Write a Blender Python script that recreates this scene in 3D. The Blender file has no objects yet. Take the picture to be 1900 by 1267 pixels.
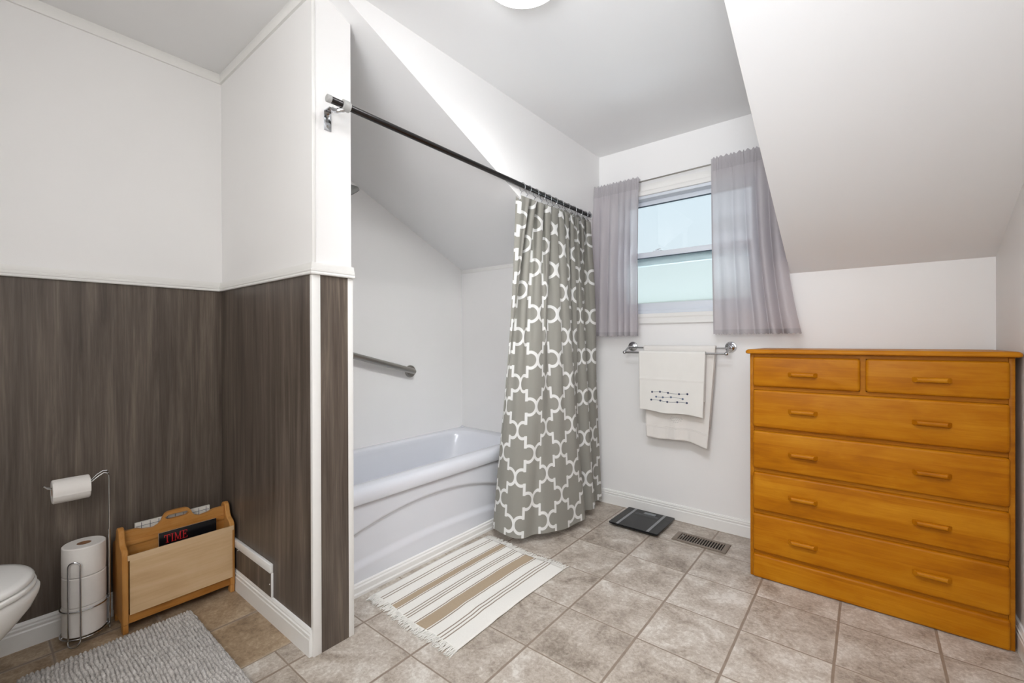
import bpy, bmesh, math, random
from mathutils import Vector, Matrix, noise
random.seed(7)
C = bpy.context.scene.collection
SC = bpy.context.scene
PI = math.pi

# ------------------------------------------------------------------ camera
H = 1.15
YAW, PITCH, ROLL, FPX = 0.6781, -0.0024, -0.0030, 820.24
def make_camera():
    s, c = math.sin(YAW), math.cos(YAW)
    F = Vector((-s, c, 0)); R = Vector((c, s, 0)); U = Vector((0, 0, 1))
    cp, sp = math.cos(PITCH), math.sin(PITCH)
    F2 = F*cp + U*sp; U2 = U*cp - F*sp
    cr, sr = math.cos(ROLL), math.sin(ROLL)
    R3 = R*cr + U2*sr; U3 = U2*cr - R*sr
    cam = bpy.data.cameras.new('camera'); o = bpy.data.objects.new('camera', cam)
    m = Matrix.Identity(4)
    for i in range(3):
        m[i][0] = R3[i]; m[i][1] = U3[i]; m[i][2] = -F2[i]
    m[0][3], m[1][3], m[2][3] = 0, 0, H
    o.matrix_world = m
    cam.sensor_width = 36; cam.lens = FPX/1900*36; cam.clip_start = 0.02
    C.objects.link(o); SC.camera = o
make_camera()

# ------------------------------------------------------------------ world, lights, exposure
SC.view_settings.view_transform = 'Standard'
SC.view_settings.look = 'None'
SC.view_settings.gamma = 1
SC.view_settings.use_curve_mapping = False
SC.view_settings.exposure = 0.82
w = bpy.data.worlds.new('sky'); SC.world = w; w.use_nodes = True
nt = w.node_tree; nt.nodes.clear()
wo = nt.nodes.new('ShaderNodeOutputWorld'); bg = nt.nodes.new('ShaderNodeBackground')
tc = nt.nodes.new('ShaderNodeTexCoord'); sx = nt.nodes.new('ShaderNodeSeparateXYZ'); rp = nt.nodes.new('ShaderNodeValToRGB')
nt.links.new(tc.outputs['Generated'], sx.inputs[0])
mr = nt.nodes.new('ShaderNodeMapRange'); mr.inputs[1].default_value = -1; mr.inputs[2].default_value = 1
nt.links.new(sx.outputs[2], mr.inputs[0]); nt.links.new(mr.outputs[0], rp.inputs[0])
rp.color_ramp.elements[0].position = 0.40; rp.color_ramp.elements[0].color = (0.42, 0.55, 0.42, 1)
rp.color_ramp.elements[1].position = 0.75; rp.color_ramp.elements[1].color = (0.70, 0.84, 0.93, 1)
for p_, c_ in ((0.50, (0.66, 0.77, 0.70, 1)), (0.56, (0.86, 0.92, 0.95, 1))):
    e_ = rp.color_ramp.elements.new(p_); e_.color = c_
nt.links.new(rp.outputs[0], bg.inputs[0]); bg.inputs[1].default_value = 0.57
nt.links.new(bg.outputs[0], wo.inputs[0])

def area(name, loc, target, size, energy, col, sy=None):
    l = bpy.data.lights.new(name, 'AREA'); l.energy = energy; l.color = col
    l.shape = 'RECTANGLE' if sy else 'DISK'; l.size = size
    if sy: l.size_y = sy
    o = bpy.data.objects.new(name, l); o.location = loc
    o.rotation_euler = (Vector(target)-Vector(loc)).to_track_quat('-Z', 'Y').to_euler()
    C.objects.link(o); return o
COOL = (0.94, 0.98, 1.05)
area('rear_fill', (-0.15, -1.55, 1.95), (-0.75, 1.9, 0.5), 1.1, 14.5, (1.0, 0.985, 0.965), 0.6)  # added soft fill behind the camera, no fixture there
fl = area('dormer_fill', (-0.05, -0.7, 1.35), (-0.75, 1.8, 2.45), 0.8, 3.6, COOL); fl.data.spread = math.radians(66)  # added unseen fill that brightens the dormer ceiling
area('upward_fill', (0.1, -0.9, 1.2), (0.3, -0.5, 2.45), 0.8, 3.6, (1.0, 0.98, 0.95))  # unseen upward fill, added to lift the near ceiling
dl = area('down_fill', (-0.50, 0.70, 2.43), (-0.80, 1.85, 0.0), 0.5, 5.3, COOL); dl.data.spread = math.radians(86)  # added downward fill above the view, not a real lamp
area('overhead_fill', (0.10, 0.40, 2.43), (0.0, 0.7, 0.0), 0.5, 3.2, COOL)  # second overhead fill, added out of view for even brightness
al = area('alcove_fill', (-0.55, 1.22, 2.44), (-2.40, 1.95, 0.85), 0.4, 2.6, (1.0, 1.0, 1.0)); al.data.spread = math.radians(66)  # added fill aimed into the tub alcove, no lamp hangs here
area('window_fill', (-0.92, 3.75, 0.75), (-0.92, 2.2, 2.2), 1.6, 27, (0.86, 0.95, 1.08), 0.7)  # added area light outside, below the sightline, boosting the window light
LAMP_STRENGTH = 6.5

# ------------------------------------------------------------------ room numbers
XL, XR, YW, ZC = -2.48, 0.44, 2.863, 2.456
YS = 0.80; ZK = 1.514; SL = (ZC-ZK)/(YW-YS)
def zs(y): return ZC if y < YS else ZC-SL*(y-YS)
DL, DR = -1.4985, -0.335            # dormer cheeks
PX0, PY0, PY1 = -1.574, 0.801, 0.953  # partition end and faces
TE = 2.455                          # wall at the far end of the tub
YB = -1.8

# ------------------------------------------------------------------ mesh builder
class MB:
    def __init__(s): s.v = []; s.f = []; s.mi = []; s.uv = {}; s.mat = 0
    def add(s, vs, fs):
        b = len(s.v); s.v += [tuple(p) for p in vs]
        for f in fs: s.f.append(tuple(b+i for i in f)); s.mi.append(s.mat)
        return s
    def box(s, x0, x1, y0, y1, z0, z1):
        vs = [(x, y, z) for z in (z0, z1) for y in (y0, y1) for x in (x0, x1)]
        return s.add(vs, [(0,2,3,1),(4,5,7,6),(0,1,5,4),(2,6,7,3),(0,4,6,2),(1,3,7,5)])
    def bbox(s, x0, x1, y0, y1, z0, z1, b=0.003, seg=2):
        bm = bmesh.new(); bmesh.ops.create_cube(bm, size=1)
        for v in bm.verts:
            v.co = Vector(((x0+x1)/2+v.co.x*(x1-x0), (y0+y1)/2+v.co.y*(y1-y0), (z0+z1)/2+v.co.z*(z1-z0)))
        b = min(b, 0.45*min(abs(x1-x0), abs(y1-y0), abs(z1-z0)))
        bmesh.ops.bevel(bm, geom=bm.edges[:], offset=b, segments=seg, affect='EDGES', profile=0.5)
        return s.bm(bm)
    def bm(s, bm, M=None):
        bm.verts.index_update()
        s.add([(M @ v.co if M else v.co)[:] for v in bm.verts], [[v.index for v in f.verts] for f in bm.faces]); bm.free(); return s
    def prism(s, pts, axis, a, b):
        """pts in the two remaining axes (in xyz order), extruded from a to b along axis"""
        def mk(p, t):
            return {'x': (t, p[0], p[1]), 'y': (p[0], t, p[1]), 'z': (p[0], p[1], t)}[axis]
        n = len(pts)
        vs = [mk(p, a) for p in pts]+[mk(p, b) for p in pts]
        return s.add(vs, [tuple(range(n))[::-1], tuple(range(n, 2*n))]+[(i, (i+1) % n, n+(i+1) % n, n+i) for i in range(n)])
    def rings(s, rings, cap0=True, cap1=True, closed=True):
        n = len(rings[0]); vs = [p for r in rings for p in r]; fs = []
        for k in range(len(rings)-1):
            for i in range(n if closed else n-1):
                j = (i+1) % n
                fs.append((k*n+i, k*n+j, (k+1)*n+j, (k+1)*n+i))
        if cap0: fs.append(tuple(range(n))[::-1])
        if cap1: fs.append(tuple(range((len(rings)-1)*n, len(rings)*n)))
        return s.add(vs, fs)
    def tube(s, pts, r, n=12, cap=True, closed=False):
        P = [Vector(p) for p in pts]; m = len(P); rr = r if isinstance(r, (list, tuple)) else [r]*m
        T = []
        for i in range(m):
            a = P[(i-1) % m] if (closed or i > 0) else P[i]; b = P[(i+1) % m] if (closed or i < m-1) else P[i]
            T.append((b-a).normalized())
        ref = Vector((0, 0, 1)) if abs(T[0].z) < 0.9 else Vector((1, 0, 0))
        N = T[0].cross(ref).normalized(); R = []
        for i in range(m):
            N = (N - T[i]*N.dot(T[i])).normalized(); B = T[i].cross(N)
            R.append([P[i]+N*rr[i]*math.cos(2*PI*k/n)+B*rr[i]*math.sin(2*PI*k/n) for k in range(n)])
        if closed: R.append(R[0]); return s.rings(R, False, False)
        return s.rings(R, cap, cap)
    def lathe(s, prof, o, axis='z', n=32, M=None, closed=False):
        """prof: list of (r, t) along axis from origin o"""
        R = []
        for r, t in prof:
            ring = []
            for k in range(n):
                a = 2*PI*k/n; p = {'z': (r*math.cos(a), r*math.sin(a), t), 'y': (r*math.cos(a), t, r*math.sin(a)), 'x': (t, r*math.cos(a), r*math.sin(a))}[axis]
                p = Vector(p)
                if M: p = M @ p
                ring.append(p+Vector(o))
            R.append(ring)
        if closed: R.append(R[0]); return s.rings(R, False, False)
        return s.rings(R, True, True)
    def sheet(s, fn, nu, nv, uv=None):
        b = len(s.v)
        for j in range(nv+1):
            for i in range(nu+1):
                s.v.append(tuple(fn(i/nu, j/nv)))
        for j in range(nv):
            for i in range(nu):
                q = (b+j*(nu+1)+i, b+j*(nu+1)+i+1, b+(j+1)*(nu+1)+i+1, b+(j+1)*(nu+1)+i)
                s.f.append(q); s.mi.append(s.mat)
                if uv: s.uv[len(s.f)-1] = [uv(i/nu, j/nv), uv((i+1)/nu, j/nv), uv((i+1)/nu, (j+1)/nv), uv(i/nu, (j+1)/nv)]
        return s
ORI = {}
def build(name, mb, mats, parent=None, smooth=30, origin=None, solid=None, fix=True):
    o0 = ORI.get(parent.name, (0, 0, 0)) if parent else (0, 0, 0)
    o0 = Vector(o0)
    org = Vector(origin) if origin else None
    sub = org if org else o0
    me = bpy.data.meshes.new(name)
    me.from_pydata([Vector(p)-sub for p in mb.v], [], mb.f); 
    mats = mats if isinstance(mats, (list, tuple)) else [mats]
    for m in mats: me.materials.append(m)
    me.polygons.foreach_set('material_index', mb.mi)
    if mb.uv:
        l = me.uv_layers.new(name='UVMap')
        for p in me.polygons:
            if p.index in mb.uv:
                for k, li in enumerate(p.loop_indices): l.data[li].uv = mb.uv[p.index][k]
    if fix and not mb.uv:
        bm = bmesh.new(); bm.from_mesh(me); bmesh.ops.recalc_face_normals(bm, faces=bm.faces[:]); bm.to_mesh(me); bm.free()
    if smooth:
        me.shade_smooth(); me.set_sharp_from_angle(angle=math.radians(smooth))
    me.update()
    o = bpy.data.objects.new(name, me); C.objects.link(o)
    if parent:
        o.parent = parent
        if org: o.location = org-o0
    elif org: o.location = org
    ORI[o.name] = tuple(sub)
    if solid:
        md = o.modifiers.new('thickness', 'SOLIDIFY'); md.thickness = solid; md.offset = 0
    return o
def tag(o, label=None, cat=None, group=None, kind=None):
    if label: o['label'] = label
    if cat: o['category'] = cat
    if group: o['group'] = group
    if kind: o['kind'] = kind
    return o
def thing(name, loc, label, cat, group=None):
    o = bpy.data.objects.new(name, None); o.location = loc; o.empty_display_size = 0.05; C.objects.link(o)
    ORI[o.name] = tuple(loc); return tag(o, label, cat, group)
def struct(name, mb, mat, label, cat, smooth=30):
    return tag(build(name, mb, mat, None, smooth), label, cat, None, 'structure')

# ------------------------------------------------------------------ materials
def lin(r, g, b):
    f = lambda c: (c/255/12.92 if c/255 <= 0.04045 else ((c/255+0.055)/1.055)**2.4)
    return (f(r), f(g), f(b), 1)
class Mat:
    def __init__(s, name, col=(0.8, 0.8, 0.8, 1), rough=0.5, metal=0, spec=0.5):
        s.m = bpy.data.materials.new(name); s.m.use_nodes = True; s.nt = s.m.node_tree
        s.b = s.nt.nodes['Principled BSDF']; s.out = s.nt.nodes['Material Output']
        s.b.inputs['Base Color'].default_value = col; s.b.inputs['Roughness'].default_value = rough
        s.b.inputs['Metallic'].default_value = metal; s.b.inputs['Specular IOR Level'].default_value = spec
    def n(s, t, **kw):
        x = s.nt.nodes.new('ShaderNode'+t)
        for k, v in kw.items(): setattr(x, k, v)
        return x
    def put(s, sock, v):
        if hasattr(v, 'is_linked') or isinstance(v, bpy.types.NodeSocket): s.nt.links.new(v, sock)
        else: sock.default_value = v
    def math(s, op, a, b=0.0, c=None):
        x = s.n('Math', operation=op); s.put(x.inputs[0], a); s.put(x.inputs[1], b)
        if c is not None: s.put(x.inputs[2], c)
        return x.outputs[0]
    def coord(s, out='Object'):
        return s.n('TexCoord').outputs[out]
    def xyz(s, v):
        x = s.n('SeparateXYZ'); s.put(x.inputs[0], v); return x.outputs
    def vec(s, x, y, z):
        c = s.n('CombineXYZ'); s.put(c.inputs[0], x); s.put(c.inputs[1], y); s.put(c.inputs[2], z); return c.outputs[0]
    def noise(s, v, scale, detail=4, rough=0.55, dist=0.0):
        x = s.n('TexNoise'); s.put(x.inputs['Vector'], v); x.inputs['Scale'].default_value = scale
        x.inputs['Detail'].default_value = detail; x.inputs['Roughness'].default_value = rough; x.inputs['Distortion'].default_value = dist
        return x.outputs['Fac']
    def ramp(s, f, stops):
        x = s.n('ValToRGB'); s.put(x.inputs[0], f); cr = x.color_ramp
        cr.elements[0].position, cr.elements[0].color = stops[0]; cr.elements[1].position, cr.elements[1].color = stops[-1]
        for p, c in stops[1:-1]:
            e = cr.elements.new(p); e.color = c
        return x.outputs[0]
    def mix(s, f, a, b, mode='MIX'):
        x = s.n('Mix', data_type='RGBA', blend_type=mode); s.put(x.inputs[0], f); s.put(x.inputs[6], a); s.put(x.inputs[7], b); return x.outputs[2]
    def step(s, v, a, b):
        x = s.n('MapRange', interpolation_type='SMOOTHSTEP'); s.put(x.inputs[0], v); x.inputs[1].default_value = a; x.inputs[2].default_value = b; return x.outputs[0]
    def bump(s, h, st, dist=0.01):
        x = s.n('Bump'); s.put(x.inputs['Height'], h); x.inputs['Strength'].default_value = st; x.inputs['Distance'].default_value = dist
        s.nt.links.new(x.outputs[0], s.b.inputs['Normal'])
    def base(s, v): s.put(s.b.inputs['Base Color'], v)

def simple(name, rgb, rough=0.5, metal=0, spec=0.5, nz=0.0, nscale=40):
    m = Mat(name, lin(*rgb), rough, metal, spec)
    if nz:
        f = m.noise(m.coord(), nscale, 3)
        c = lin(*rgb); d = tuple(max(0, x*(1-nz)) for x in c[:3])+(1,)
        m.base(m.mix(f, d, c))
    return m.m

def paint(name, rgb, rough=0.45):
    m = Mat(name, lin(*rgb), rough, 0, 0.35)
    f = m.noise(m.coord(), 260, 2); g = m.noise(m.coord(), 3.0, 2)
    c = lin(*rgb)
    m.base(m.mix(g, tuple(x*0.97 for x in c[:3])+(1,), c))
    m.bump(f, 0.06, 0.002)
    return m.m
WALL = paint('wall_paint', (244, 243, 242))
CEIL = paint('ceiling_paint', (243, 243, 243), 0.7)
TRIM = simple('trim_paint', (240, 239, 236), 0.3, 0, 0.5, 0.03, 60)
PANEL_WHITE = paint('tub_wall_panel', (242, 242, 240), 0.3)

def laminate(name, dark, light):
    m = Mat(name, rough=0.42, spec=0.4)
    co = m.coord(); x, y, z = m.xyz(co)
    p = m.math('ADD', x, y)
    v = m.vec(m.math('MULTIPLY', p, 26), 0, m.math('MULTIPLY', z, 1.3))
    n1 = m.noise(v, 1.0, 6, 0.65, 0.6)
    v2 = m.vec(m.math('MULTIPLY', p, 150), 3.0, m.math('MULTIPLY', z, 4))
    n2 = m.noise(v2, 1.0, 3, 0.6)
    v3 = m.vec(m.math('MULTIPLY', p, 7), 1.0, m.math('MULTIPLY', z, 0.5))
    n3 = m.noise(v3, 1.0, 3)
    f = m.math('ADD', m.math('MULTIPLY', n1, 0.55), m.math('ADD', m.math('MULTIPLY', n2, 0.25), m.math('MULTIPLY', n3, 0.2)))
    m.base(m.ramp(f, [(0.34, lin(*dark)), (0.52, lin(*[(a+b)/2 for a, b in zip(dark, light)])), (0.68, lin(*light))]))
    m.bump(n2, 0.08, 0.001)
    return m.m
LAM = laminate('grey_brown_wood_laminate', (62, 53, 47), (134, 122, 110))

def wood(name, dark, mid, light, along='x', plank=0.075, rough=0.4, var=0.5, gscale=1.0, coat=0.0):
    m = Mat(name, rough=rough, spec=0.15)
    co = m.coord(); x, y, z = m.xyz(co)
    oi = m.n('ObjectInfo').outputs['Random']
    off = m.math('MULTIPLY', oi, 37.0)
    if along == 'x': a, b, c = x, z, y
    elif along == 'y': a, b, c = y, z, x
    else: a, b, c = z, x, y
    a = m.math('ADD', a, off)
    pid = m.math('FLOOR', m.math('DIVIDE', m.math('ADD', b, m.math('MULTIPLY', oi, 0.31)), plank))
    wn = m.n('TexWhiteNoise', noise_dimensions='2D'); m.put(wn.inputs['Vector'], m.vec(pid, 1.0, 0))
    v = m.vec(m.math('MULTIPLY', m.math('ADD', a, m.math('MULTIPLY', pid, 3.7)), 2.2*gscale), m.math('MULTIPLY', b, 22*gscale), m.math('MULTIPLY', c, 22*gscale))
    n1 = m.noise(v, 1.0, 5, 0.6, 1.2)
    v2 = m.vec(m.math('MULTIPLY', a, 12*gscale), m.math('MULTIPLY', b, 260*gscale), m.math('MULTIPLY', c, 260*gscale))
    n2 = m.noise(v2, 1.0, 2)
    n3 = m.noise(m.vec(m.math('MULTIPLY', a, 3), m.math('MULTIPLY', b, 5), c), 1.4, 3, 0.6, 0.8)
    f = m.math('ADD', m.math('MULTIPLY', n1, 0.45), m.math('ADD', m.math('MULTIPLY', n2, 0.15), m.math('MULTIPLY', n3, 0.4)))
    f = m.math('ADD', f, m.math('MULTIPLY', m.math('SUBTRACT', wn.outputs['Value'], 0.5), var*0.35))
    m.base(m.ramp(f, [(0.28, lin(*dark)), (0.48, lin(*mid)), (0.7, lin(*light))]))
    m.b.inputs['Coat Weight'].default_value = coat; m.b.inputs['Coat Roughness'].default_value = 0.25
    m.bump(n2, 0.04, 0.0006)
    return m.m
PINE = wood('honey_pine', (150, 84, 2), (178, 108, 6), (198, 132, 24))
PINE_DK = wood('honey_pine_frame', (142, 80, 4), (170, 104, 12), (186, 122, 28))
RACKW = wood('varnished_rack_pine', (150, 96, 40), (184, 128, 66), (202, 152, 92), 'z', 0.2)
RACKH = wood('varnished_rack_rail', (150, 96, 40), (182, 126, 64), (198, 148, 88), 'y', 0.2)
PLY = wood('pale_plywood', (186, 150, 110), (208, 176, 136), (220, 192, 156), 'y', 0.4, 0.55, 0.2, 0.5, 0)

def tile_floor():
    m = Mat('vinyl_tile_floor', rough=0.38, spec=0.4)
    co = m.coord(); x, y, z = m.xyz(co)
    t = 0.3022; gx, gy = -1.0014, 1.9296
    u = m.math('DIVIDE', m.math('SUBTRACT', x, gx), t); v = m.math('DIVIDE', m.math('SUBTRACT', y, gy), t)
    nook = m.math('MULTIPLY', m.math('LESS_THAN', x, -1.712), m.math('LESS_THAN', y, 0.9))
    un = m.math('DIVIDE', m.math('ADD', x, 1.712), 0.318); vn = m.math('DIVIDE', m.math('SUBTRACT', y, 0.203), t)
    U = m.math('ADD', m.math('MULTIPLY', un, nook), m.math('MULTIPLY', u, m.math('SUBTRACT', 1.0, nook)))
    V = m.math('ADD', m.math('MULTIPLY', vn, nook), m.math('MULTIPLY', v, m.math('SUBTRACT', 1.0, nook)))
    wob = m.math('MULTIPLY', m.math('SUBTRACT', m.noise(co, 14, 3), 0.5), 0.012)
    du = m.math('ABSOLUTE', m.math('SUBTRACT', m.math('FRACT', m.math('ADD', m.math('ADD', U, wob), 0.5)), 0.5))
    dv = m.math('ABSOLUTE', m.math('SUBTRACT', m.math('FRACT', m.math('ADD', m.math('ADD', V, wob), 0.5)), 0.5))
    d = m.math('MINIMUM', m.math('MULTIPLY', du, 0.85), m.math('MULTIPLY', dv, 1.35))
    g = m.math('SUBTRACT', 1.0, m.step(d, 0.009, 0.017))
    wn = m.n('TexWhiteNoise', noise_dimensions='2D')
    m.put(wn.inputs['Vector'], m.vec(m.math('FLOOR', U), m.math('FLOOR', V), 0))
    sh = m.n('VectorMath', operation='ADD'); m.put(sh.inputs[0], co)
    sc = m.n('VectorMath', operation='SCALE'); m.put(sc.inputs[0], wn.outputs['Color']); sc.inputs['Scale'].default_value = 9
    m.put(sh.inputs[1], sc.outputs[0])
    n1 = m.noise(sh.outputs[0], 7, 6, 0.62, 0.7)
    n2 = m.noise(sh.outputs[0], 70, 5, 0.75, 0.5)
    n3 = m.noise(sh.outputs[0], 2.2, 3)
    f = m.math('ADD', m.math('MULTIPLY', n1, 0.48), m.math('ADD', m.math('MULTIPLY', n2, 0.40), m.math('MULTIPLY', n3, 0.12)))
    f = m.math('ADD', f, m.math('MULTIPLY', m.math('SUBTRACT', wn.outputs['Value'], 0.5), 0.05))
    col = m.ramp(f, [(0.37, lin(134, 122, 110)), (0.47, lin(174, 162, 149)), (0.525, lin(189, 179, 167)), (0.61, lin(216, 210, 201))])
    hs = m.n('TexWhiteNoise', noise_dimensions='2D'); m.put(hs.inputs['Vector'], m.vec(m.math('FLOOR', U), m.math('FLOOR', V), 5))
    gcol = m.mix(m.noise(co, 30, 3), lin(128, 112, 98), lin(156, 141, 126))
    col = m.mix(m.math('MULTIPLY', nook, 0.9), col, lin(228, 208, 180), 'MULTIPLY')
    edge = m.math('SUBTRACT', 1.0, m.step(d, 0.017, 0.05))
    col = m.mix(m.math('MULTIPLY', edge, 0.18), col, lin(206, 194, 180))
    m.base(m.mix(g, col, gcol))
    hgt = m.math('ADD', m.math('MULTIPLY', g, -1.0), m.math('MULTIPLY', n2, 0.25))
    m.bump(hgt, 0.35, 0.002)
    return m.m
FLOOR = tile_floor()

TUBW = simple('white_tub_enamel', (223, 225, 231), 0.12, 0, 0.6)
PORC = simple('toilet_porcelain', (236, 235, 232), 0.1, 0, 0.6)
CHROME = simple('chrome', (200, 202, 205), 0.15, 1)
NICKEL = simple('brushed_nickel', (165, 162, 156), 0.36, 1)
DKMETAL = simple('dark_rod_metal', (74, 72, 72), 0.22, 1)
GRAYPLASTIC = simple('grey_plastic', (178, 178, 176), 0.45)
PAPER = simple('toilet_paper', (238, 234, 229), 0.9, 0, 0.1, 0.05, 90)
CARD = simple('cardboard', (150, 112, 84), 0.85, 0, 0.1, 0.1, 50)
BLACKG = simple('black_glass', (22, 23, 25), 0.12, 0, 0.25)
BLACKP = simple('black_plastic', (20, 20, 21), 0.5)
SILVER = simple('silver_strip', (150, 152, 154), 0.35, 0.6)
LCD = simple('grey_display', (122, 127, 130), 0.25)
REG = simple('taupe_register_metal', (134, 122, 110), 0.45, 0.3)
DARK = simple('slot_shade_black', (18, 15, 13), 0.9)  # near-black colour standing in for the shade inside the register slots
MAGBLACK = simple('black_magazine_cover', (14, 15, 20), 0.25)
RED = simple('red_ink', (196, 34, 34), 0.4)
PAGES = simple('magazine_pages', (222, 220, 214), 0.8, 0, 0.1, 0.1, 200)
NAVY = simple('navy_thread', (62, 70, 96), 0.8)
GREYTHREAD = simple('grey_thread', (176, 174, 170), 0.9)
BLUEGREY = simple('blue_grey_thread', (104, 116, 138), 0.8)
FRAMEW = simple('window_vinyl', (222, 228, 236), 0.35)
DARKSTRIP = simple('dark_teal_strip', (70, 84, 96), 0.6)

def cloth(name, rgb, sc=900, st=0.25, var=0.06):
    m = Mat(name, lin(*rgb), 0.9, 0, 0.15)
    co = m.coord(); f = m.noise(co, sc, 2); g = m.noise(co, 12, 3)
    c = lin(*rgb); m.base(m.mix(g, tuple(x*(1-var) for x in c[:3])+(1,), c))
    m.bump(f, st, 0.002); m.b.inputs['Sheen Weight'].default_value = 0.15
    return m.m
TOWELW = cloth('white_towel', (240, 238, 233))
TOWELC = cloth('cream_towel', (239, 235, 230), 500, 0.5)
FRINGE = cloth('rug_fringe', (232, 229, 222))

def glass(name, frosted):
    m = Mat(name); nt = m.nt; nt.nodes.remove(m.b)
    if frosted:
        g = m.n('BsdfRefraction'); g.inputs['IOR'].default_value = 1.05; g.inputs['Roughness'].default_value = 0.45; g.inputs['Color'].default_value = (0.80, 0.84, 0.83, 1)
        t = m.n('BsdfTranslucent'); t.inputs['Color'].default_value = (0.95, 1.0, 0.97, 1)
        b = m.n('Bump'); nz = m.noise(m.coord(), 90, 3); m.put(b.inputs['Height'], nz); b.inputs['Strength'].default_value = 0.3
        nt.links.new(b.outputs[0], g.inputs['Normal'])
        a = m.n('MixShader'); a.inputs[0].default_value = 0.12; nt.links.new(g.outputs[0], a.inputs[1]); nt.links.new(t.outputs[0], a.inputs[2]); first = a
    else:
        first = m.n('BsdfTransparent'); first.inputs['Color'].default_value = (0.95, 0.985, 1.0, 1)
    gl = m.n('BsdfGlossy'); gl.inputs['Roughness'].default_value = 0.25 if frosted else 0.02
    fr = m.n('Fresnel'); fr.inputs['IOR'].default_value = 1.45
    mx = m.n('MixShader'); nt.links.new(fr.outputs[0], mx.inputs[0]); nt.links.new(first.outputs[0], mx.inputs[1]); nt.links.new(gl.outputs[0], mx.inputs[2])
    nt.links.new(mx.outputs[0], m.out.inputs[0])
    return m.m
GLASS_C = glass('clear_glass', False); GLASS_F = glass('frosted_glass', True)

def sheer(name, rgb, transp, transl):
    m = Mat(name, lin(*rgb), 0.9, 0, 0.1); nt = m.nt
    x, y, z = m.xyz(m.coord('UV'))
    f = m.noise(m.vec(m.math('MULTIPLY', x, 900), m.math('MULTIPLY', y, 120), 0), 1.0, 2)
    c = lin(*rgb); m.base(m.mix(f, tuple(k*0.86 for k in c[:3])+(1,), c))
    tl = m.n('BsdfTranslucent'); tl.inputs['Color'].default_value = c
    tp = m.n('BsdfTransparent'); tp.inputs['Color'].default_value = (0.93, 0.91, 0.96, 1)
    a = m.n('MixShader'); a.inputs[0].default_value = transl; nt.links.new(m.b.outputs[0], a.inputs[1]); nt.links.new(tl.outputs[0], a.inputs[2])
    b = m.n('MixShader'); b.inputs[0].default_value = transp; nt.links.new(a.outputs[0], b.inputs[1]); nt.links.new(tp.outputs[0], b.inputs[2])
    nt.links.new(b.outputs[0], m.out.inputs[0])
    return m.m
SHEER = sheer('grey_sheer_fabric', (224, 219, 222), 0.20, 0.45)
SHEERH = sheer('grey_sheer_header', (194, 190, 193), 0.04, 0.2)

def trellis():
    m = Mat('grey_trellis_curtain_fabric', rough=0.75, spec=0.2)
    P = 0.265; c = 0.328; r = 0.172; hw = 0.033
    x, y, z = m.xyz(m.coord('UV'))
    X = m.math('DIVIDE', x, P); Y = m.math('DIVIDE', y, P)
    qx = m.math('PINGPONG', X, 0.5); qy = m.math('PINGPONG', Y, 0.5)
    def ln(a, b): return m.math('SQRT', m.math('ADD', m.math('MULTIPLY', a, a), m.math('MULTIPLY', b, b)))
    d1 = m.math('ABSOLUTE', m.math('SUBTRACT', ln(m.math('SUBTRACT', qx, c), qy), r))
    d1 = m.math('MAXIMUM', d1, m.math('LESS_THAN', qx, 0.25))
    d2 = m.math('ABSOLUTE', m.math('SUBTRACT', ln(m.math('SUBTRACT', qx, 0.5-c), m.math('SUBTRACT', qy, 0.5)), r))
    d2 = m.math('MAXIMUM', d2, m.math('GREATER_THAN', qx, 0.25))
    d3 = m.math('MAXIMUM', m.math('ABSOLUTE', m.math('SUBTRACT', qx, 0.25)), m.math('SUBTRACT', m.math('ABSOLUTE', m.math('SUBTRACT', qy, 0.25)), 0.097))
    d = m.math('MINIMUM', d1, m.math('MINIMUM', d2, d3))
    white = m.math('SUBTRACT', 1.0, m.step(d, hw-0.004, hw+0.004))
    w = m.noise(m.vec(m.math('MULTIPLY', x, 700), m.math('MULTIPLY', y, 700), 0), 1.0, 2)
    g = m.mix(w, lin(142, 140, 132), lin(160, 158, 150))
    m.base(m.mix(white, g, lin(236, 236, 234)))
    m.bump(w, 0.1, 0.001)
    tl = m.n('BsdfTranslucent'); tl.inputs['Color'].default_value = (0.5, 0.5, 0.48, 1)
    a = m.n('MixShader'); a.inputs[0].default_value = 0.12; m.nt.links.new(m.b.outputs[0], a.inputs[1]); m.nt.links.new(tl.outputs[0], a.inputs[2])
    m.nt.links.new(a.outputs[0], m.out.inputs[0])
    return m.m
TRELLIS = trellis()

def rug_mat():
    m = Mat('striped_cotton_rug', rough=0.9, spec=0.1)
    x, y, z = m.xyz(m.coord('UV'))
    wob = m.math('MULTIPLY', m.math('SUBTRACT', m.noise(m.vec(0, m.math('MULTIPLY', y, 9), 0), 1.0, 2), 0.5), 0.008)
    t = m.math('ADD', x, wob)
    def band(a, b): return m.math('MULTIPLY', m.step(t, a-0.0015, a+0.0015), m.math('SUBTRACT', 1.0, m.step(t, b-0.0015, b+0.0015)))
    thin = None
    for cc in (0.09, 0.12, 0.232, 0.32, 0.415, 0.442, 0.468, 0.553, 0.688, 0.79, 0.82, 0.85):
        s_ = band(cc-0.0052, cc+0.0052); thin = s_ if thin is None else m.math('ADD', thin, s_)
    wide = m.math('ADD', band(0.245, 0.307), band(0.567, 0.674))
    wv = m.math('ADD', m.noise(m.vec(m.math('MULTIPLY', x, 220), m.math('MULTIPLY', y, 90), 0), 1.0, 2), 0.0)
    col = m.mix(wv, lin(226, 222, 214), lin(238, 236, 230))
    col = m.mix(thin, col, lin(150, 136, 122)); col = m.mix(wide, col, m.mix(wv, lin(166, 147, 124), lin(184, 166, 142)))
    m.base(col); m.bump(wv, 0.4, 0.002)
    return m.m
RUG = rug_mat()

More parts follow.
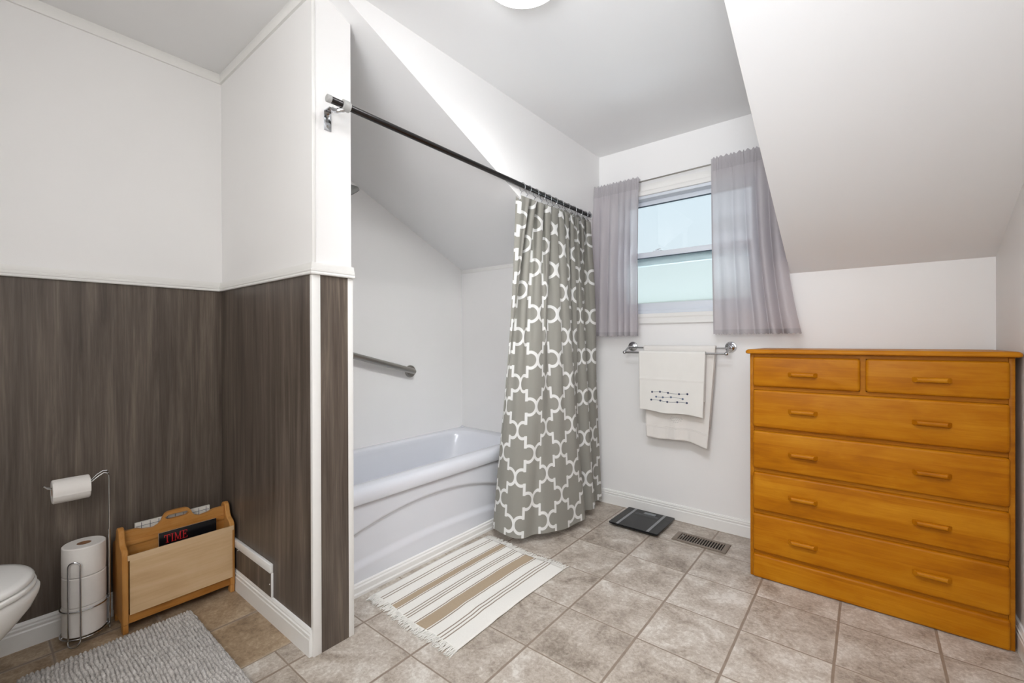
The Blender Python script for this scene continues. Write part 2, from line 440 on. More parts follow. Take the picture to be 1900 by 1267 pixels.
def mat_pile():
    m = Mat('grey_chenille_pile', rough=0.95, spec=0.05)
    n = m.noise(m.coord(), 300, 4, 0.8); n2 = m.noise(m.coord(), 60, 3)
    f = m.math('ADD', m.math('MULTIPLY', n, 0.6), m.math('MULTIPLY', n2, 0.4))
    m.base(m.ramp(f, [(0.34, lin(128, 122, 117)), (0.5, lin(204, 198, 192)), (0.66, lin(236, 232, 228))]))
    m.bump(n, 0.8, 0.004); m.b.inputs['Sheen Weight'].default_value = 0.2
    return m.m
PILE = mat_pile()

def emit(name, col, strength):
    m = Mat(name); m.b.inputs['Emission Color'].default_value = col; m.b.inputs['Emission Strength'].default_value = strength
    m.b.inputs['Base Color'].default_value = (0.9, 0.9, 0.9, 1); return m.m
LENS = emit('lit_white_diffuser', (0.96, 0.985, 1.0, 1), LAMP_STRENGTH)

# ================================================================== STRUCTURE
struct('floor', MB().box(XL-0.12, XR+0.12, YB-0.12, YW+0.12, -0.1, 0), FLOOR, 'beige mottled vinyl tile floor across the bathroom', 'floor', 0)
cl = MB().box(XL-0.1, XR+0.1, YB-0.1, YS, ZC, ZC+0.08)
cl.box(DL-0.06, DR+0.06, YS, YW+0.1, ZC, ZC+0.08)
struct('ceiling', cl, CEIL, 'flat grey-white ceiling around the round lamp', 'ceiling', 0)
def slope(x0, x1):
    y1 = YW+0.1
    return MB().prism([(YS, ZC), (y1, zs(y1)), (y1, zs(y1)+0.06), (YS, ZC+0.06)], 'x', x0, x1)
struct('ceiling_left', slope(XL-0.1, DL-0.004), CEIL, 'sloped attic ceiling above the bathtub alcove', 'ceiling', 0)
struct('ceiling_right', slope(DR+0.004, XR+0.1), CEIL, 'sloped beige ceiling above the chest of drawers', 'ceiling', 0)
tri = [(YS, ZC), (YW, ZK), (YW, ZC)]
struct('wall_dormer_left', MB().prism(tri, 'x', DL-0.004, DL), WALL, 'white triangular dormer side wall above the shower rod', 'wall', 0)
struct('wall_dormer_right', MB().prism(tri, 'x', DR, DR+0.004), WALL, 'triangular dormer side wall right of the window', 'wall', 0)
WX0, WX1, WZ0, WZ1 = -1.355, -0.485, 1.325, 2.115
ww = MB()
ww.box(-1.56, WX0, YW, YW+0.12, 0, ZC).box(WX1, XR+0.1, YW, YW+0.12, 0, ZC)
ww.box(WX0, WX1, YW, YW+0.12, 0, WZ0).box(WX0, WX1, YW, YW+0.12, WZ1, ZC)
struct('wall_window', ww, WALL, 'white wall holding the window and the towel bar', 'wall', 0)
struct('wall_left', MB().prism([(YB-0.1, 0), (YW, 0), (YW, zs(YW)), (YS, ZC), (YB-0.1, ZC)], 'x', XL-0.1, XL), WALL, 'long left wall behind toilet and bathtub', 'wall', 0)
struct('wall_partition', MB().prism([(PY0, 0), (PY1, 0), (PY1, zs(PY1)), (PY0, zs(PY0))], 'x', XL, PX0), WALL, 'white stub wall between toilet nook and bathtub', 'wall', 0)
struct('wall_tub_end', MB().prism([(TE, 0), (YW+0.1, 0), (YW+0.1, zs(YW+0.1)), (TE, zs(TE))], 'x', XL, -1.56), WALL, 'white wall at the far end of the bathtub', 'wall', 0)
struct('wall_right', MB().prism([(YB-0.1, 0), (YW+0.1, 0), (YW+0.1, zs(YW+0.1)), (YS, ZC), (YB-0.1, ZC)], 'x', XR, XR+0.1), WALL, 'white wall right of the chest of drawers', 'wall', 0)
struct('wall_back', MB().box(XL-0.1, XR+0.1, YB-0.1, YB, 0, ZC), WALL, 'white wall behind the viewer', 'wall', 0)
struct('wall_toilet', MB().box(XL, -1.35, YB, -0.66, 0, ZC), WALL, 'white wall behind the toilet tank', 'wall', 0)

# wainscot panels
RZ0, RZ1 = 1.393, 1.436
struct('wall_left_wainscot', MB().box(XL, XL+0.005, -0.66, PY0, 0, RZ0), LAM, 'dark wood-look wainscot on the left wall behind the toilet paper', 'wall panel', 0)
struct('wall_partition_wainscot', MB().box(XL+0.005, PX0-0.004, PY0-0.005, PY0, 0, RZ0), LAM, 'dark wood-look wainscot on the stub wall beside the magazine rack', 'wall panel', 0)
struct('wall_partition_end_wainscot', MB().box(PX0, PX0+0.004, PY0+0.02, PY1-0.014, 0, RZ0), LAM, 'narrow dark wood-look strip on the end of the stub wall', 'wall panel', 0)

# profiles: (depth, z)
def run_x(mb, prof, x0, x1, yw, sgn=-1, m0=0, m1=0):
    """moulding along x on a wall at y=yw, growing in sgn*y; m0/m1 mitre"""
    r0 = [(x0+m0*d, yw+sgn*d, z) for d, z in prof]; r1 = [(x1+m1*d, yw+sgn*d, z) for d, z in prof]
    return mb.rings([r0, r1])
def run_y(mb, prof, y0, y1, xw, sgn=1, m0=0, m1=0):
    r0 = [(xw+sgn*d, y0+m0*d, z) for d, z in prof]; r1 = [(xw+sgn*d, y1+m1*d, z) for d, z in prof]
    return mb.rings([r0, r1])
BB = [(0, 0), (0.013, 0), (0.013, 0.062), (0.0105, 0.066), (0.0105, 0.070), (0.012, 0.072), (0.012, 0.078), (0.008, 0.081), (0.008, 0.085), (0.0095, 0.088), (0.006, 0.096), (0, 0.098)]
CR = [(0, RZ0), (0.016, RZ0), (0.018, RZ0+0.004), (0.016, RZ0+0.009), (0.0125, RZ0+0.0105), (0.016, RZ0+0.014), (0.0165, RZ0+0.021), (0.011, RZ0+0.0225), (0.012, RZ0+0.025), (0.010, RZ1), (0, RZ1)]
struct('baseboard_window', run_x(MB(), BB, -1.56, XR, YW), TRIM, 'white moulded baseboard below the window', 'baseboard')
struct('baseboard_left', run_y(MB(), BB, -0.66, PY0-0.005, XL+0.005), TRIM, 'white baseboard behind toilet and paper stand', 'baseboard')
struct('baseboard_partition', run_x(MB(), BB, XL+0.02, PX0-0.006, PY0-0.005), TRIM, 'white baseboard beside the magazine rack', 'baseboard')
struct('baseboard_right', run_y(MB(), BB, YB, YW-0.014, XR, -1), TRIM, 'white baseboard right of the chest', 'baseboard')
TB = [(0, 0), (0.016, 0), (0.0165, 0.012), (0.012, 0.018), (0.012, 0.040), (0.008, 0.046), (0.008, 0.052), (0.004, 0.056), (0, 0.057)]
struct('baseboard_tub', run_y(MB(), TB, PY1, TE, -1.798), TRIM, 'low white moulding along the foot of the bathtub', 'baseboard')
struct('trim_1', run_y(MB(), CR, -0.66, PY0, XL, 1, 0, -1), TRIM, 'white chair rail on the left wall', 'trim')
struct('trim_2', run_x(MB(), CR, XL, PX0, PY0, -1, 1, 1), TRIM, 'white chair rail on the face of the stub wall', 'trim')
struct('trim_3', run_y(MB(), CR, PY0, PY1+0.006, PX0, 1, -1, 0), TRIM, 'short white chair rail on the stub wall end', 'trim')
cc = 0.012
struct('trim_4', MB().bbox(PX0-0.012, PX0+0.006, PY0-0.008, PY0+0.024, 0, RZ0, 0.002), TRIM, 'white corner strip at the near lower corner of the stub wall', 'trim')
struct('trim_5', MB().bbox(PX0-0.002, PX0+0.006, PY1-0.018, PY1+0.004, 0, RZ0, 0.002), TRIM, 'white corner strip at the far lower corner of the stub wall', 'trim')
zt = ZC
CT = [(0, zt-0.045), (0.010, zt-0.045), (0.012, zt-0.038), (0.012, zt-0.004), (0.010, zt), (0, zt)]
struct('trim_6', run_y(MB(), CT, -0.66, PY0, XL, 1, 0, -1), TRIM, 'white ceiling moulding on the left wall', 'trim')
zt = ZC
CT2 = [(0, zt-0.045), (0.010, zt-0.045), (0.012, zt-0.038), (0.012, zt-0.004), (0.010, zt), (0, zt)]
struct('trim_7', run_x(MB(), CT2, XL, PX0-0.01, PY0, -1, 1, 0), TRIM, 'white ceiling moulding on the stub wall', 'trim')
zt = zs(TE)
struct('trim_8', MB().bbox(XL, -1.57, TE-0.006, TE, zt-0.03, zt-0.006, 0.002), TRIM, 'thin white batten under the sloped ceiling at the tub end', 'trim')
struct('trim_9', MB().bbox(PX0-0.002, PX0+0.002, PY0-0.004, PY0+0.010, RZ1, zs(PY0)-0.035, 0.0015), TRIM, 'slim white corner bead on the upper stub wall', 'trim')

# window -----------------------------------------------------------
win = thing('window_1', (-0.92, YW, 1.26), 'white double-hung window with frosted lower pane', 'window'); win['kind'] = 'structure'
cs = MB()
cw = 0.066
cprof = [(0, 0), (0, 0.010), (0.006, 0.014), (0.022, 0.016), (0.030, 0.012), (0.044, 0.014), (0.056, 0.019), (cw, 0.019), (cw, 0)]
def casing(mb):
    cx = [(WX0, WZ0), (WX1, WZ0), (WX1, WZ1), (WX0, WZ1)]; dr = [(-1, -1), (1, -1), (1, 1), (-1, 1)]
    R = [[(x+dx*o, YW-d, z+dz*o) for o, d in cprof] for (x, z), (dx, dz) in zip(cx, dr)]
    R.append(R[0]); mb.rings(R, False, False)
casing(cs)
build('casing', cs, TRIM, win)
fr = MB()
def frame(mb, x0, x1, z0, z1, y0, y1, wl, wr, wb, wt, b=0.003):
    mb.bbox(x0, x0+wl, y0, y1, z0, z1, b).bbox(x1-wr, x1, y0, y1, z0, z1, b)
    mb.bbox(x0+wl, x1-wr, y0, y1, z0, z0+wb, b).bbox(x0+wl, x1-wr, y0, y1, z1-wt, z1, b)
frame(fr, WX0, WX1, WZ0, WZ1, YW+0.001, YW+0.115, 0.016, 0.016, 0.022, 0.020)
build('window_frame', fr, FRAMEW, win)
us = MB(); frame(us, WX0+0.016, WX1-0.016, 1.655, WZ1-0.02, YW+0.065, YW+0.095, 0.034, 0.034, 0.055, 0.030)
u_ = build('upper_sash', us, FRAMEW, win)
build('dark_strip', MB().box(WX0+0.05, WX1-0.05, YW+0.062, YW+0.066, WZ1-0.058, WZ1-0.050), DARKSTRIP, u_)  # thin dark strip along the top of the upper glass
build('pane', MB().box(WX0+0.05, WX1-0.05, YW+0.078, YW+0.082, 1.71, WZ1-0.05), GLASS_C, u_)
ls = MB(); frame(ls, WX0+0.016, WX1-0.016, WZ0+0.022, 1.738, YW+0.020, YW+0.055, 0.036, 0.036, 0.050, 0.036)
l_ = build('lower_sash', ls, FRAMEW, win)
build('dark_strip', MB().box(WX0+0.052, WX1-0.052, YW+0.018, YW+0.022, 1.697, 1.703), DARKSTRIP, l_)  # thin dark strip just under the meeting rail
build('pane', MB().box(WX0+0.052, WX1-0.052, YW+0.036, YW+0.040, WZ0+0.072, 1.702), GLASS_F, l_)
lt = MB().bbox(-1.115, -1.06, YW+0.022, YW+0.05, 1.738, 1.744, 0.002).bbox(-1.10, -1.085, YW+0.026, YW+0.045, 1.744, 1.754, 0.003)
lt.tube([(-1.092, YW+0.03, 1.751), (-1.065, YW+0.022, 1.753)], 0.003, 8)
build('sash_latch', lt, FRAMEW, l_)

# ================================================================== CEILING LAMP
lc = (-0.925, 1.215)
lamp = thing('ceiling_lamp', (lc[0], lc[1], ZC), 'round white dome lamp glowing on the ceiling', 'ceiling light')
build('base', MB().lathe([(0.0, 0), (0.150, 0), (0.152, -0.006), (0.152, -0.040), (0.146, -0.044), (0, -0.044)], (lc[0], lc[1], ZC), n=64), TRIM, lamp)
pr = [(0.145, -0.042)]+[(0.145*math.cos(a)**0.8 if a < PI/2-0.01 else 0.0005, -0.042-0.050*math.sin(a)) for a in [i*PI/2/14 for i in range(1, 15)]]
build('diffuser', MB().lathe(pr, (lc[0], lc[1], ZC), n=64), LENS, lamp, 60)

# ================================================================== BATHTUB
tub = thing('bathtub', (-2.13, 1.7, 0), 'white alcove bathtub with arched moulded front', 'bathtub')
def rrect(x0, x1, y0, y1, r, n=10):
    pts = []
    for cx, cy, a0 in ((x1-r, y1-r, 0), (x0+r, y1-r, PI/2), (x0+r, y0+r, PI), (x1-r, y0+r, 1.5*PI)):
        for k in range(n+1):
            a = a0+PI/2*k/n; pts.append((cx+r*math.cos(a), cy+r*math.sin(a)))
    return pts
TX0, TX1, TY0, TY1 = XL+0.001, -1.780, PY1+0.001, TE-0.001
def ring(x0, x1, y0, y1, r, z): return [(x, y, z) for x, y in rrect(x0, x1, y0, y1, r)]
tb = MB()
R = [ring(TX0, TX1, TY0, TY1, 0.004, 0.412), ring(TX0, TX1+0.004, TY0, TY1, 0.006, 0.425), ring(TX0, TX1+0.004, TY0, TY1, 0.008, 0.448),
     ring(TX0, TX1-0.003, TY0, TY1, 0.008, 0.464), ring(TX0, TX1-0.012, TY0, TY1, 0.008, 0.474), ring(TX0, TX1-0.028, TY0, TY1, 0.008, 0.478),
     ring(TX0+0.050, TX1-0.085, TY0+0.055, TY1-0.085, 0.15, 0.478), ring(TX0+0.056, TX1-0.092, TY0+0.063, TY1-0.093, 0.15, 0.475),
     ring(TX0+0.063, TX1-0.100, TY0+0.071, TY1-0.103, 0.15, 0.466), ring(TX0+0.068, TX1-0.105, TY0+0.077, TY1-0.112, 0.15, 0.448),
     ring(TX0+0.080, TX1-0.118, TY0+0.10, TY1-0.16, 0.15, 0.33), ring(TX0+0.095, TX1-0.132, TY0+0.13, TY1-0.22, 0.14, 0.20),
     ring(TX0+0.115, TX1-0.152, TY0+0.16, TY1-0.27, 0.12, 0.145), ring(TX0+0.16, TX1-0.195, TY0+0.21, TY1-0.33, 0.10, 0.122)]
tb.rings(R, False, True)
build('basin', tb, TUBW, tub, 50)
def sst(t): t = max(0, min(1, t)); return t*t*(3-2*t)
def apron(u, v):
    y = TY0+u*(TY1-TY0); z = 0.0+v*0.43
    za = 0.336-0.29*(y-1.56)**2; z2 = 0.150-0.10*(y-1.56)**2
    x = -1.810
    x += 0.016*sst((z-za+0.012)/0.024)*1.0 if z > z2 else 0
    x += 0.012*(1-sst((z-z2+0.02)/0.04))
    return (x, y, z)
build('apron', MB().sheet(apron, 120, 110), TUBW, tub, 60)
build('drain_stud', MB().lathe([(0, 0), (0.011, 0), (0.012, 0.006), (0.007, 0.014), (0, 0.015)], (XL+0.03, TE-0.03, 0.478), n=16), TUBW, tub)

# grab bar ---------------------------------------------------------
gb = thing('grab_bar', (XL, 1.6, 1.03), 'brushed steel grab bar sloping on the wall above the tub', 'grab bar')
a, b = Vector((XL+0.055, 1.20, 1.135)), Vector((XL+0.055, 1.945, 0.938))
d = (b-a).normalized()
pts = [a+Vector((-0.05, 0, 0)), a+Vector((-0.02, 0, 0))]+[a+Vector((-0.02*(1-math.sin(t)), 0, 0))+d*0.02*(1-math.cos(t)) for t in (0.5, 1.0, 1.57)]
pts += [b-d*0.02*(1-math.cos(t))+Vector((-0.02*(1-math.sin(t)), 0, 0)) for t in (1.57, 1.0, 0.5)]+[b+Vector((-0.02, 0, 0)), b+Vector((-0.05, 0, 0))]
build('rail', MB().tube(pts, 0.0195, 20), NICKEL, gb, 50)
for p in (a, b):
    build('flange', MB().lathe([(0, 0), (0.041, 0), (0.042, 0.004), (0.040, 0.013), (0.036, 0.017), (0, 0.017)], (XL+0.001, p.y, p.z), 'x', 32), NICKEL, gb)

# shower head ------------------------------------------------------
sh = thing('shower_fixture', (-2.13, PY1, 2.02), 'grey shower head peeking past the stub wall', 'shower head')
build('arm', MB().tube([(-2.13, PY1, 2.03), (-2.13, 1.06, 2.035), (-2.13, 1.16, 2.01), (-2.13, 1.242, 1.975)], 0.010, 12), NICKEL, sh)
build('escutcheon', MB().lathe([(0, 0), (0.03, 0), (0.028, 0.006), (0.012, 0.010), (0, 0.010)], (-2.13, PY1+0.001, 2.03), 'y', 24), NICKEL, sh)
Mh = Matrix.Rotation(math.radians(-38), 3, 'X')
build('shower_head', MB().lathe([(0, 0.03), (0.014, 0.03), (0.018, 0.0), (0.047, -0.028), (0.050, -0.034), (0.050, -0.046), (0.046, -0.050), (0, -0.050)], (-2.13, 1.262, 1.965), 'z', 32, Mh.inverted()), simple('grey_shower_plastic', (122, 122, 120), 0.5), sh)

# ================================================================== SHOWER ROD
rod = thing('shower_curtain_rod', (-1.5, 0.85, 2.0), 'dark metal shower curtain rod across the tub opening', 'curtain rod')
ra, rb = Vector((-1.500, 0.826, 2.016)), Vector((-1.468, 2.66, 1.993))
rd = (rb-ra).normalized()
build('rod', MB().tube([ra, rb], 0.0125, 20), DKMETAL, rod)
build('end_cap', MB().tube([ra-rd*0.012, ra-rd*0.010, ra+rd*0.004], [0.0100, 0.0135, 0.0135], 20), GRAYPLASTIC, rod)
cp = ra+rd*0.062
build('collar', MB().tube([cp-rd*0.015, cp-rd*0.013, cp+rd*0.013, cp+rd*0.015], [0.016, 0.0195, 0.0195, 0.016], 24), GRAYPLASTIC, rod)
bk = MB()
bk.bbox(PX0+0.0005, PX0+0.0035, 0.843, 0.871, 1.935, 2.008, 0.001)
bk.bbox(PX0+0.0035, PX0+0.040, 0.843, 0.871, 2.004, 2.008, 0.001)
bk.tube([(PX0+0.038, 0.857, 2.004), (PX0+0.046, 0.860, 1.998), (PX0+0.058, 0.864, 1.994), (PX0+0.068, 0.872, 1.997), (PX0+0.074, 0.882, 2.000)], 0.009, 10)
build('wall_bracket', bk, CHROME, rod)
for zz in (1.950, 1.988):
    build('screw', MB().lathe([(0, 0), (0.0055, 0), (0.0045, 0.002), (0.001, 0.0022), (0, 0.0012)], (PX0+0.0035, 0.857, zz), 'x', 14), NICKEL, rod)
wb = MB().lathe([(0, 0), (0.020, 0), (0.020, 0.004), (0.009, 0.008), (0, 0.008)], (DL, 2.715, 2.018), 'x', 24)
wb.tube([(DL, 2.715, 2.018), (DL+0.016, 2.712, 2.016), (DL+0.022, 2.700, 2.002), (DL+0.026, 2.69, 1.990), (-1.468, 2.678, 1.986), (-1.468, 2.665, 1.992)], 0.0055, 10)
build('wall_bracket', wb, CHROME, rod)

# ================================================================== SHOWER CURTAIN
sc_ = thing('shower_curtain', (-1.48, 2.3, 1.97), 'grey shower curtain with white quatrefoil lattice gathered at the tub end', 'shower curtain')
def catmull(P, t):
    n = len(P)-1; f = t*n; i = min(int(f), n-1); f -= i
    p0, p1, p2, p3 = P[max(i-1, 0)], P[i], P[i+1], P[min(i+2, n)]
    return tuple(0.5*((2*p1[k])+(-p0[k]+p2[k])*f+(2*p0[k]-5*p1[k]+4*p2[k]-p3[k])*f*f+(-p0[k]+3*p1[k]-3*p2[k]+p3[k])*f**3) for k in range(len(p1)))
def resample(P, n=400):
    q = [catmull(P, i/n) for i in range(n+1)]; L = [0]
    for i in range(n): L.append(L[-1]+math.dist(q[i], q[i+1]))
    def f(t):
        s = t*L[-1]; lo, hi = 0, n
        while hi-lo > 1:
            m = (lo+hi)//2
            if L[m] <= s: lo = m
            else: hi = m
        k = (s-L[lo])/max(1e-9, L[hi]-L[lo]); return tuple(a+(b-a)*k for a, b in zip(q[lo], q[hi]))
    return f, L[-1]
BOT = [(-1.72, 1.95), (-1.64, 1.922), (-1.555, 1.925), (-1.505, 1.965), (-1.482, 2.03), (-1.43, 2.07), (-1.395, 2.17), (-1.375, 2.29), (-1.352, 2.385), (-1.385, 2.425), (-1.455, 2.435), (-1.455, 2.50), (-1.395, 2.55), (-1.40, 2.61), (-1.46, 2.65), (-1.465, 2.71), (-1.44, 2.775)]
fbot, Lb = resample(BOT)
NP = 11
def curtain(u, v):
    y = 1.915+(2.665-1.915)*u
    ph = 2*PI*(NP*u)
    pin = math.exp(-((v)/0.10)**2)
    ax = 0.029*(0.85+0.35*math.sin(5*u+1))
    tx = -1.478+0.032*u*0.3+ax*math.cos(ph)*(-1)
    ty = y+0.012*math.sin(2*ph)+0.010*math.sin(ph+u*9)
    bx, by = fbot(u)
    k = v**0.85
    amp = (1-k)**2.0
    mx = -1.478; my = y
    x = mx+(bx-mx)*k+(tx-mx)*amp
    yy = my+(by-my)*k+(ty-my)*amp
    x += (0.018*math.sin(2*PI*4.15*u+1.2+0.9*v)+0.009*math.sin(2*PI*7.3*u+4*v))*math.sin(PI*v**0.75)
    z = 1.962-0.020*(1-math.cos(ph))*pin*0.9+0.012*u+(-1.915-0.010*u)*v
    z += 0.006*math.sin(2*PI*4*u)*v
    return (x, yy, z)
CW = Lb
panel = build('panel', MB().sheet(curtain, 440, 120, lambda u, v: (CW*1.22*u+0.05, 1.93*(1-v)+0.06)), TRELLIS, sc_, 180)
for k in range(NP+1):
    u = min(max((k)/NP, 0.006), 0.994)
    p = Vector(curtain(u, 0.008)); t = (p.y-ra.y)/(rb.y-ra.y); q = ra+(rb-ra)*t
    mb = MB(); c0 = q+Vector((0, 0, -0.008)); n = 20
    off = 0.004 if k % 2 else -0.004
    mb.tube([(c0.x+0.0195*math.cos(a), c0.y+off*math.sin(a), c0.z+0.0235*math.sin(a)) for a in [PI*1.45-2*PI*0.93*i/n for i in range(n+1)]], 0.0017, 8)
    mb.tube([(c0.x+0.0195*math.cos(PI*1.45), c0.y, c0.z+0.0235*math.sin(PI*1.45)), (p.x, p.y, p.z-0.006), (p.x+0.006, p.y, p.z-0.012)], 0.0017, 8)
    mb.lathe([(0.0005, -0.005), (0.0045, -0.003), (0.0055, 0), (0.0045, 0.003), (0.0005, 0.005)], (p.x+0.008, p.y, p.z-0.013), 'x', 12)
    build('curtain_ring', mb, CHROME, sc_, 50)

# ================================================================== WINDOW CURTAINS
wr = thing('window_curtain_rod', (-0.92, 2.815, 2.19), 'thin metal rod above the window', 'curtain rod')
build('rod', MB().tube([(DL+0.004, 2.797, 2.186), (DR-0.004, 2.797, 2.198)], 0.0045, 12), NICKEL, wr)
build('end_socket', MB().lathe([(0, 0), (0.010, 0), (0.010, 0.008), (0.006, 0.016), (0, 0.016)], (DL+0.0005, 2.797, 2.186), 'x', 16), NICKEL, wr)
build('end_socket', MB().lathe([(0, 0), (0.010, 0), (0.010, -0.008), (0.006, -0.016), (0, -0.016)], (DR-0.0005, 2.797, 2.198), 'x', 16), NICKEL, wr)
def wcurtain(name, label, xt0, xt1, xb0, xb1, ztop, zbot, nf, seed, flare=0.0, lead=0.0):
    t = thing(name, ((xt0+xt1)/2, 2.815, ztop), label, 'curtain')
    rnd = random.Random(seed); ph = [rnd.uniform(0, 6) for _ in range(6)]
    def fn(u, v):
        z = ztop-(ztop-zbot)*v
        k = sst(v*1.02)
        x = xt0+(xt1-xt0)*u
        xb = xb0+(xb1-xb0)*u
        x = x+(xb-x)*(v**(1.1+1.4*u*flare))
        A = 0.005+0.048*min(1, v*2.0)
        w_ = u+0.05*math.sin(2*PI*u+ph[0])+0.02*v*math.sin(2*PI*2*u+ph[1])
        q = math.sin(2*PI*nf*w_+ph[2])
        y = 2.783-A*0.3+A*q*(0.75+0.3*math.sin(5*u+ph[3]))*(0.25+0.75*abs(lead-u) if lead is not None else 1)
        gather = 0.002*math.sin(2*PI*nf*4.3*u+ph[4])*math.exp(-(v/0.10)**2)
        y += gather
        if v < 0.05: z += 0.006*math.sin(2*PI*nf*3.1*u+ph[5])*(1-v/0.05)
        x += 0.005*math.sin(2*PI*nf*w_+ph[2]+1.4)
        if v > 0.985: z += 0.0025*math.sin(2*PI*26*u)
        return (x, min(y, 2.838), z)
    uv = lambda u, v: (u*0.7, v)
    hb = 0.075
    b = build('panel', MB().sheet(lambda u, v: fn(u, hb+(1-hb)*v), 120, 60, uv), SHEER, t, 180)
    build('rod_pocket', MB().sheet(lambda u, v: fn(u, hb*v), 120, 8, uv), SHEERH, t, 180)
    build('pocket_back', MB().sheet(lambda u, v: tuple(a+b_ for a, b_ in zip(fn(u, 0.004+hb*v), (0, 0.0255-0.018*v*v, 0))), 120, 8, uv), SHEERH, t, 180)
    build('hem', MB().sheet(lambda u, v: tuple(a+b_ for a, b_ in zip(fn(u, 0.975+0.025*v), (0, -0.0015, 0))), 120, 4, uv), SHEERH, t, 180)
    eu = 1.0 if lead == 1.0 else 0.0
    build('side_hem', MB().sheet(lambda u, v: tuple(a+b_ for a, b_ in zip(fn(eu+(0.018*u if eu == 0 else -0.018*u), hb+(1-hb)*v), (0, -0.0012, 0))), 2, 50, uv), SHEERH, t, 180)
    return t
wcurtain('window_curtain', 'short grey sheer curtain left of the window beside the shower', -1.490, -1.166, -1.515, -1.162, 2.218, 1.178, 6.0, 3, lead=1.0)
wcurtain('window_curtain', 'short grey sheer curtain flaring under the slope right of the window', -0.728, -0.368, -0.712, -0.275, 2.224, 1.183, 5.0, 11, flare=1.0, lead=0.0)

# ================================================================== TOWEL BAR AND TOWELS
tbar = thing('towel_bar', (-0.94, YW, 1.105), 'double chrome towel bar below the window', 'towel rail')
YF, YR_ = YW-0.118, YW-0.066
ZF, ZR = 1.069, 1.100
build('front_bar', MB().tube([(-1.262, YF, ZF), (-0.628, YF, ZF)], 0.0065, 16), CHROME, tbar)
build('rear_bar', MB().tube([(-1.246, YR_, ZR), (-0.640, YR_, ZR)], 0.0055, 16), CHROME, tbar)
for xx, xo in ((-1.246, -1.256), (-0.635, -0.634)):
    po = build('post', MB().tube([(xx, YW-0.012, 1.106), (xx, YW-0.04, 1.105), (xx+(xo-xx)*0.5, YR_, ZR), (xo, YW-0.095, 1.082), (xo, YF, ZF)], [0.010, 0.007, 0.007, 0.006, 0.008], 14), CHROME, tbar, 50)
    build('rosette', MB().lathe([(0, 0), (0.031, 0), (0.033, -0.004), (0.031, -0.009), (0.024, -0.011), (0.022, -0.016), (0.013, -0.020), (0.010, -0.028), (0, -0.028)], (xx, YW-0.0005, 1.106), 'y', 36), CHROME, po)
    build('finial', MB().lathe([(0.0005, -0.011), (0.007, -0.009), (0.0105, -0.004), (0.0105, 0.004), (0.007, 0.009), (0.0005, 0.011)], (xo, YF, ZF), 'x', 18), CHROME, po, 60)
def towel_fn(x0, x1, xb0, xb1, ybar, zbar, r, zb_front, zb_back, wav, seed, dropr=0.0):
    rnd = random.Random(seed); ph = [rnd.uniform(0, 6) for _ in range(4)]
    lf, lb = zbar-zb_front, zbar-zb_back; arc = PI*r; L = lf+lb+arc
    def fn(u, v):
        s = v*L
        kb = None
        if s < lb: y, z, k = ybar+r, zb_back+s, 0; kb = (zbar-z)/lf
        elif s < lb+arc:
            a = (s-lb)/r; y, z, k = ybar+r*math.cos(a), zbar+r*math.sin(a), 0
        else:
            k = (s-lb-arc)/lf; y, z = ybar-r-0.004*k, zbar-(s-lb-arc)
        xa = x0+(x1-x0)*u; xb = xb0+(xb1-xb0)*u
        x = xa+(xb-xa)*(k if kb is None else kb)
        y += -wav*k*(math.sin(2*PI*2.1*u+ph[0])*0.6+math.sin(2*PI*3.7*u+ph[1]+k*2)*0.4)
        z += -dropr*k*sst((u-0.72)/0.28)+0.004*k*math.sin(2*PI*1.5*u+ph[2])
        return (x, y, z)
    return fn
tr = thing('bath_towel', (-0.92, YR_, ZR), 'cream bath towel on the rear towel bar, behind the smaller white one', 'towel')
fr_ = towel_fn(-1.140, -0.702, -1.118, -0.745, YR_, ZR, 0.013, 0.525, 0.62, 0.010, 4, 0.022)
build('cloth', MB().sheet(fr_, 60, 120), TOWELC, tr, 60, solid=0.006)
bandv = lambda z: None
def on_front(fn, u, z):
    lo, hi = 0.5, 1.0
    for _ in range(40):
        m = (lo+hi)/2
        if fn(u, m)[2] > z: lo = m
        else: hi = m
    return Vector(fn(u, (lo+hi)/2))
mb = MB()
for zz in (0.606, 0.598):
    mb.tube([on_front(fr_, i/40, zz-0.02*sst((i/40-0.72)/0.28))+Vector((0, -0.003, 0)) for i in range(41)], 0.0022, 6)
build('woven_band', mb, TOWELC, tr)
mb = MB()
for row, (zz, n) in enumerate(((0.668, 6), (0.660, 7), (0.650, 6), (0.640, 3))):
    for k in range(n):
        u = 0.50+(k-(n-1)/2)*0.030
        mb.tube([on_front(fr_, u-0.009, zz)+Vector((0, -0.0035, 0)), on_front(fr_, u+0.009, zz)+Vector((0, -0.0035, 0))], 0.0012, 5)
build('embroidery', mb, GREYTHREAD, tr)
tf = thing('hand_towel', (-0.95, YF, ZF), 'white hand towel with navy dotted lines on the front towel bar', 'towel')
ff = towel_fn(-1.152, -0.745, -1.146, -0.757, YF, ZF, 0.010, 0.698, 0.78, 0.006, 9, 0.0)
ff0 = ff
def ff(u, v):
    x, y, z = ff0(u, v)
    k = max(0, (ZF-z)/(ZF-0.698)) if y < YF else 0
    z -= 0.012*k*u-0.006*k
    y -= 0.0025*math.exp(-((z-0.905)/0.006)**2) if y < YF else 0
    return (x, y, z)
build('cloth', MB().sheet(ff, 60, 150), TOWELW, tf, 60, solid=0.005)
rows = [(0.826, [0.215, 0.35, 0.475, 0.635, 0.765], 0), (0.798, [0.28, 0.39, 0.52, 0.695], 1), (0.773, [0.20, 0.345, 0.455, 0.62, 0.76], 0)]
e0, e1 = MB(), MB()
rr = random.Random(2)
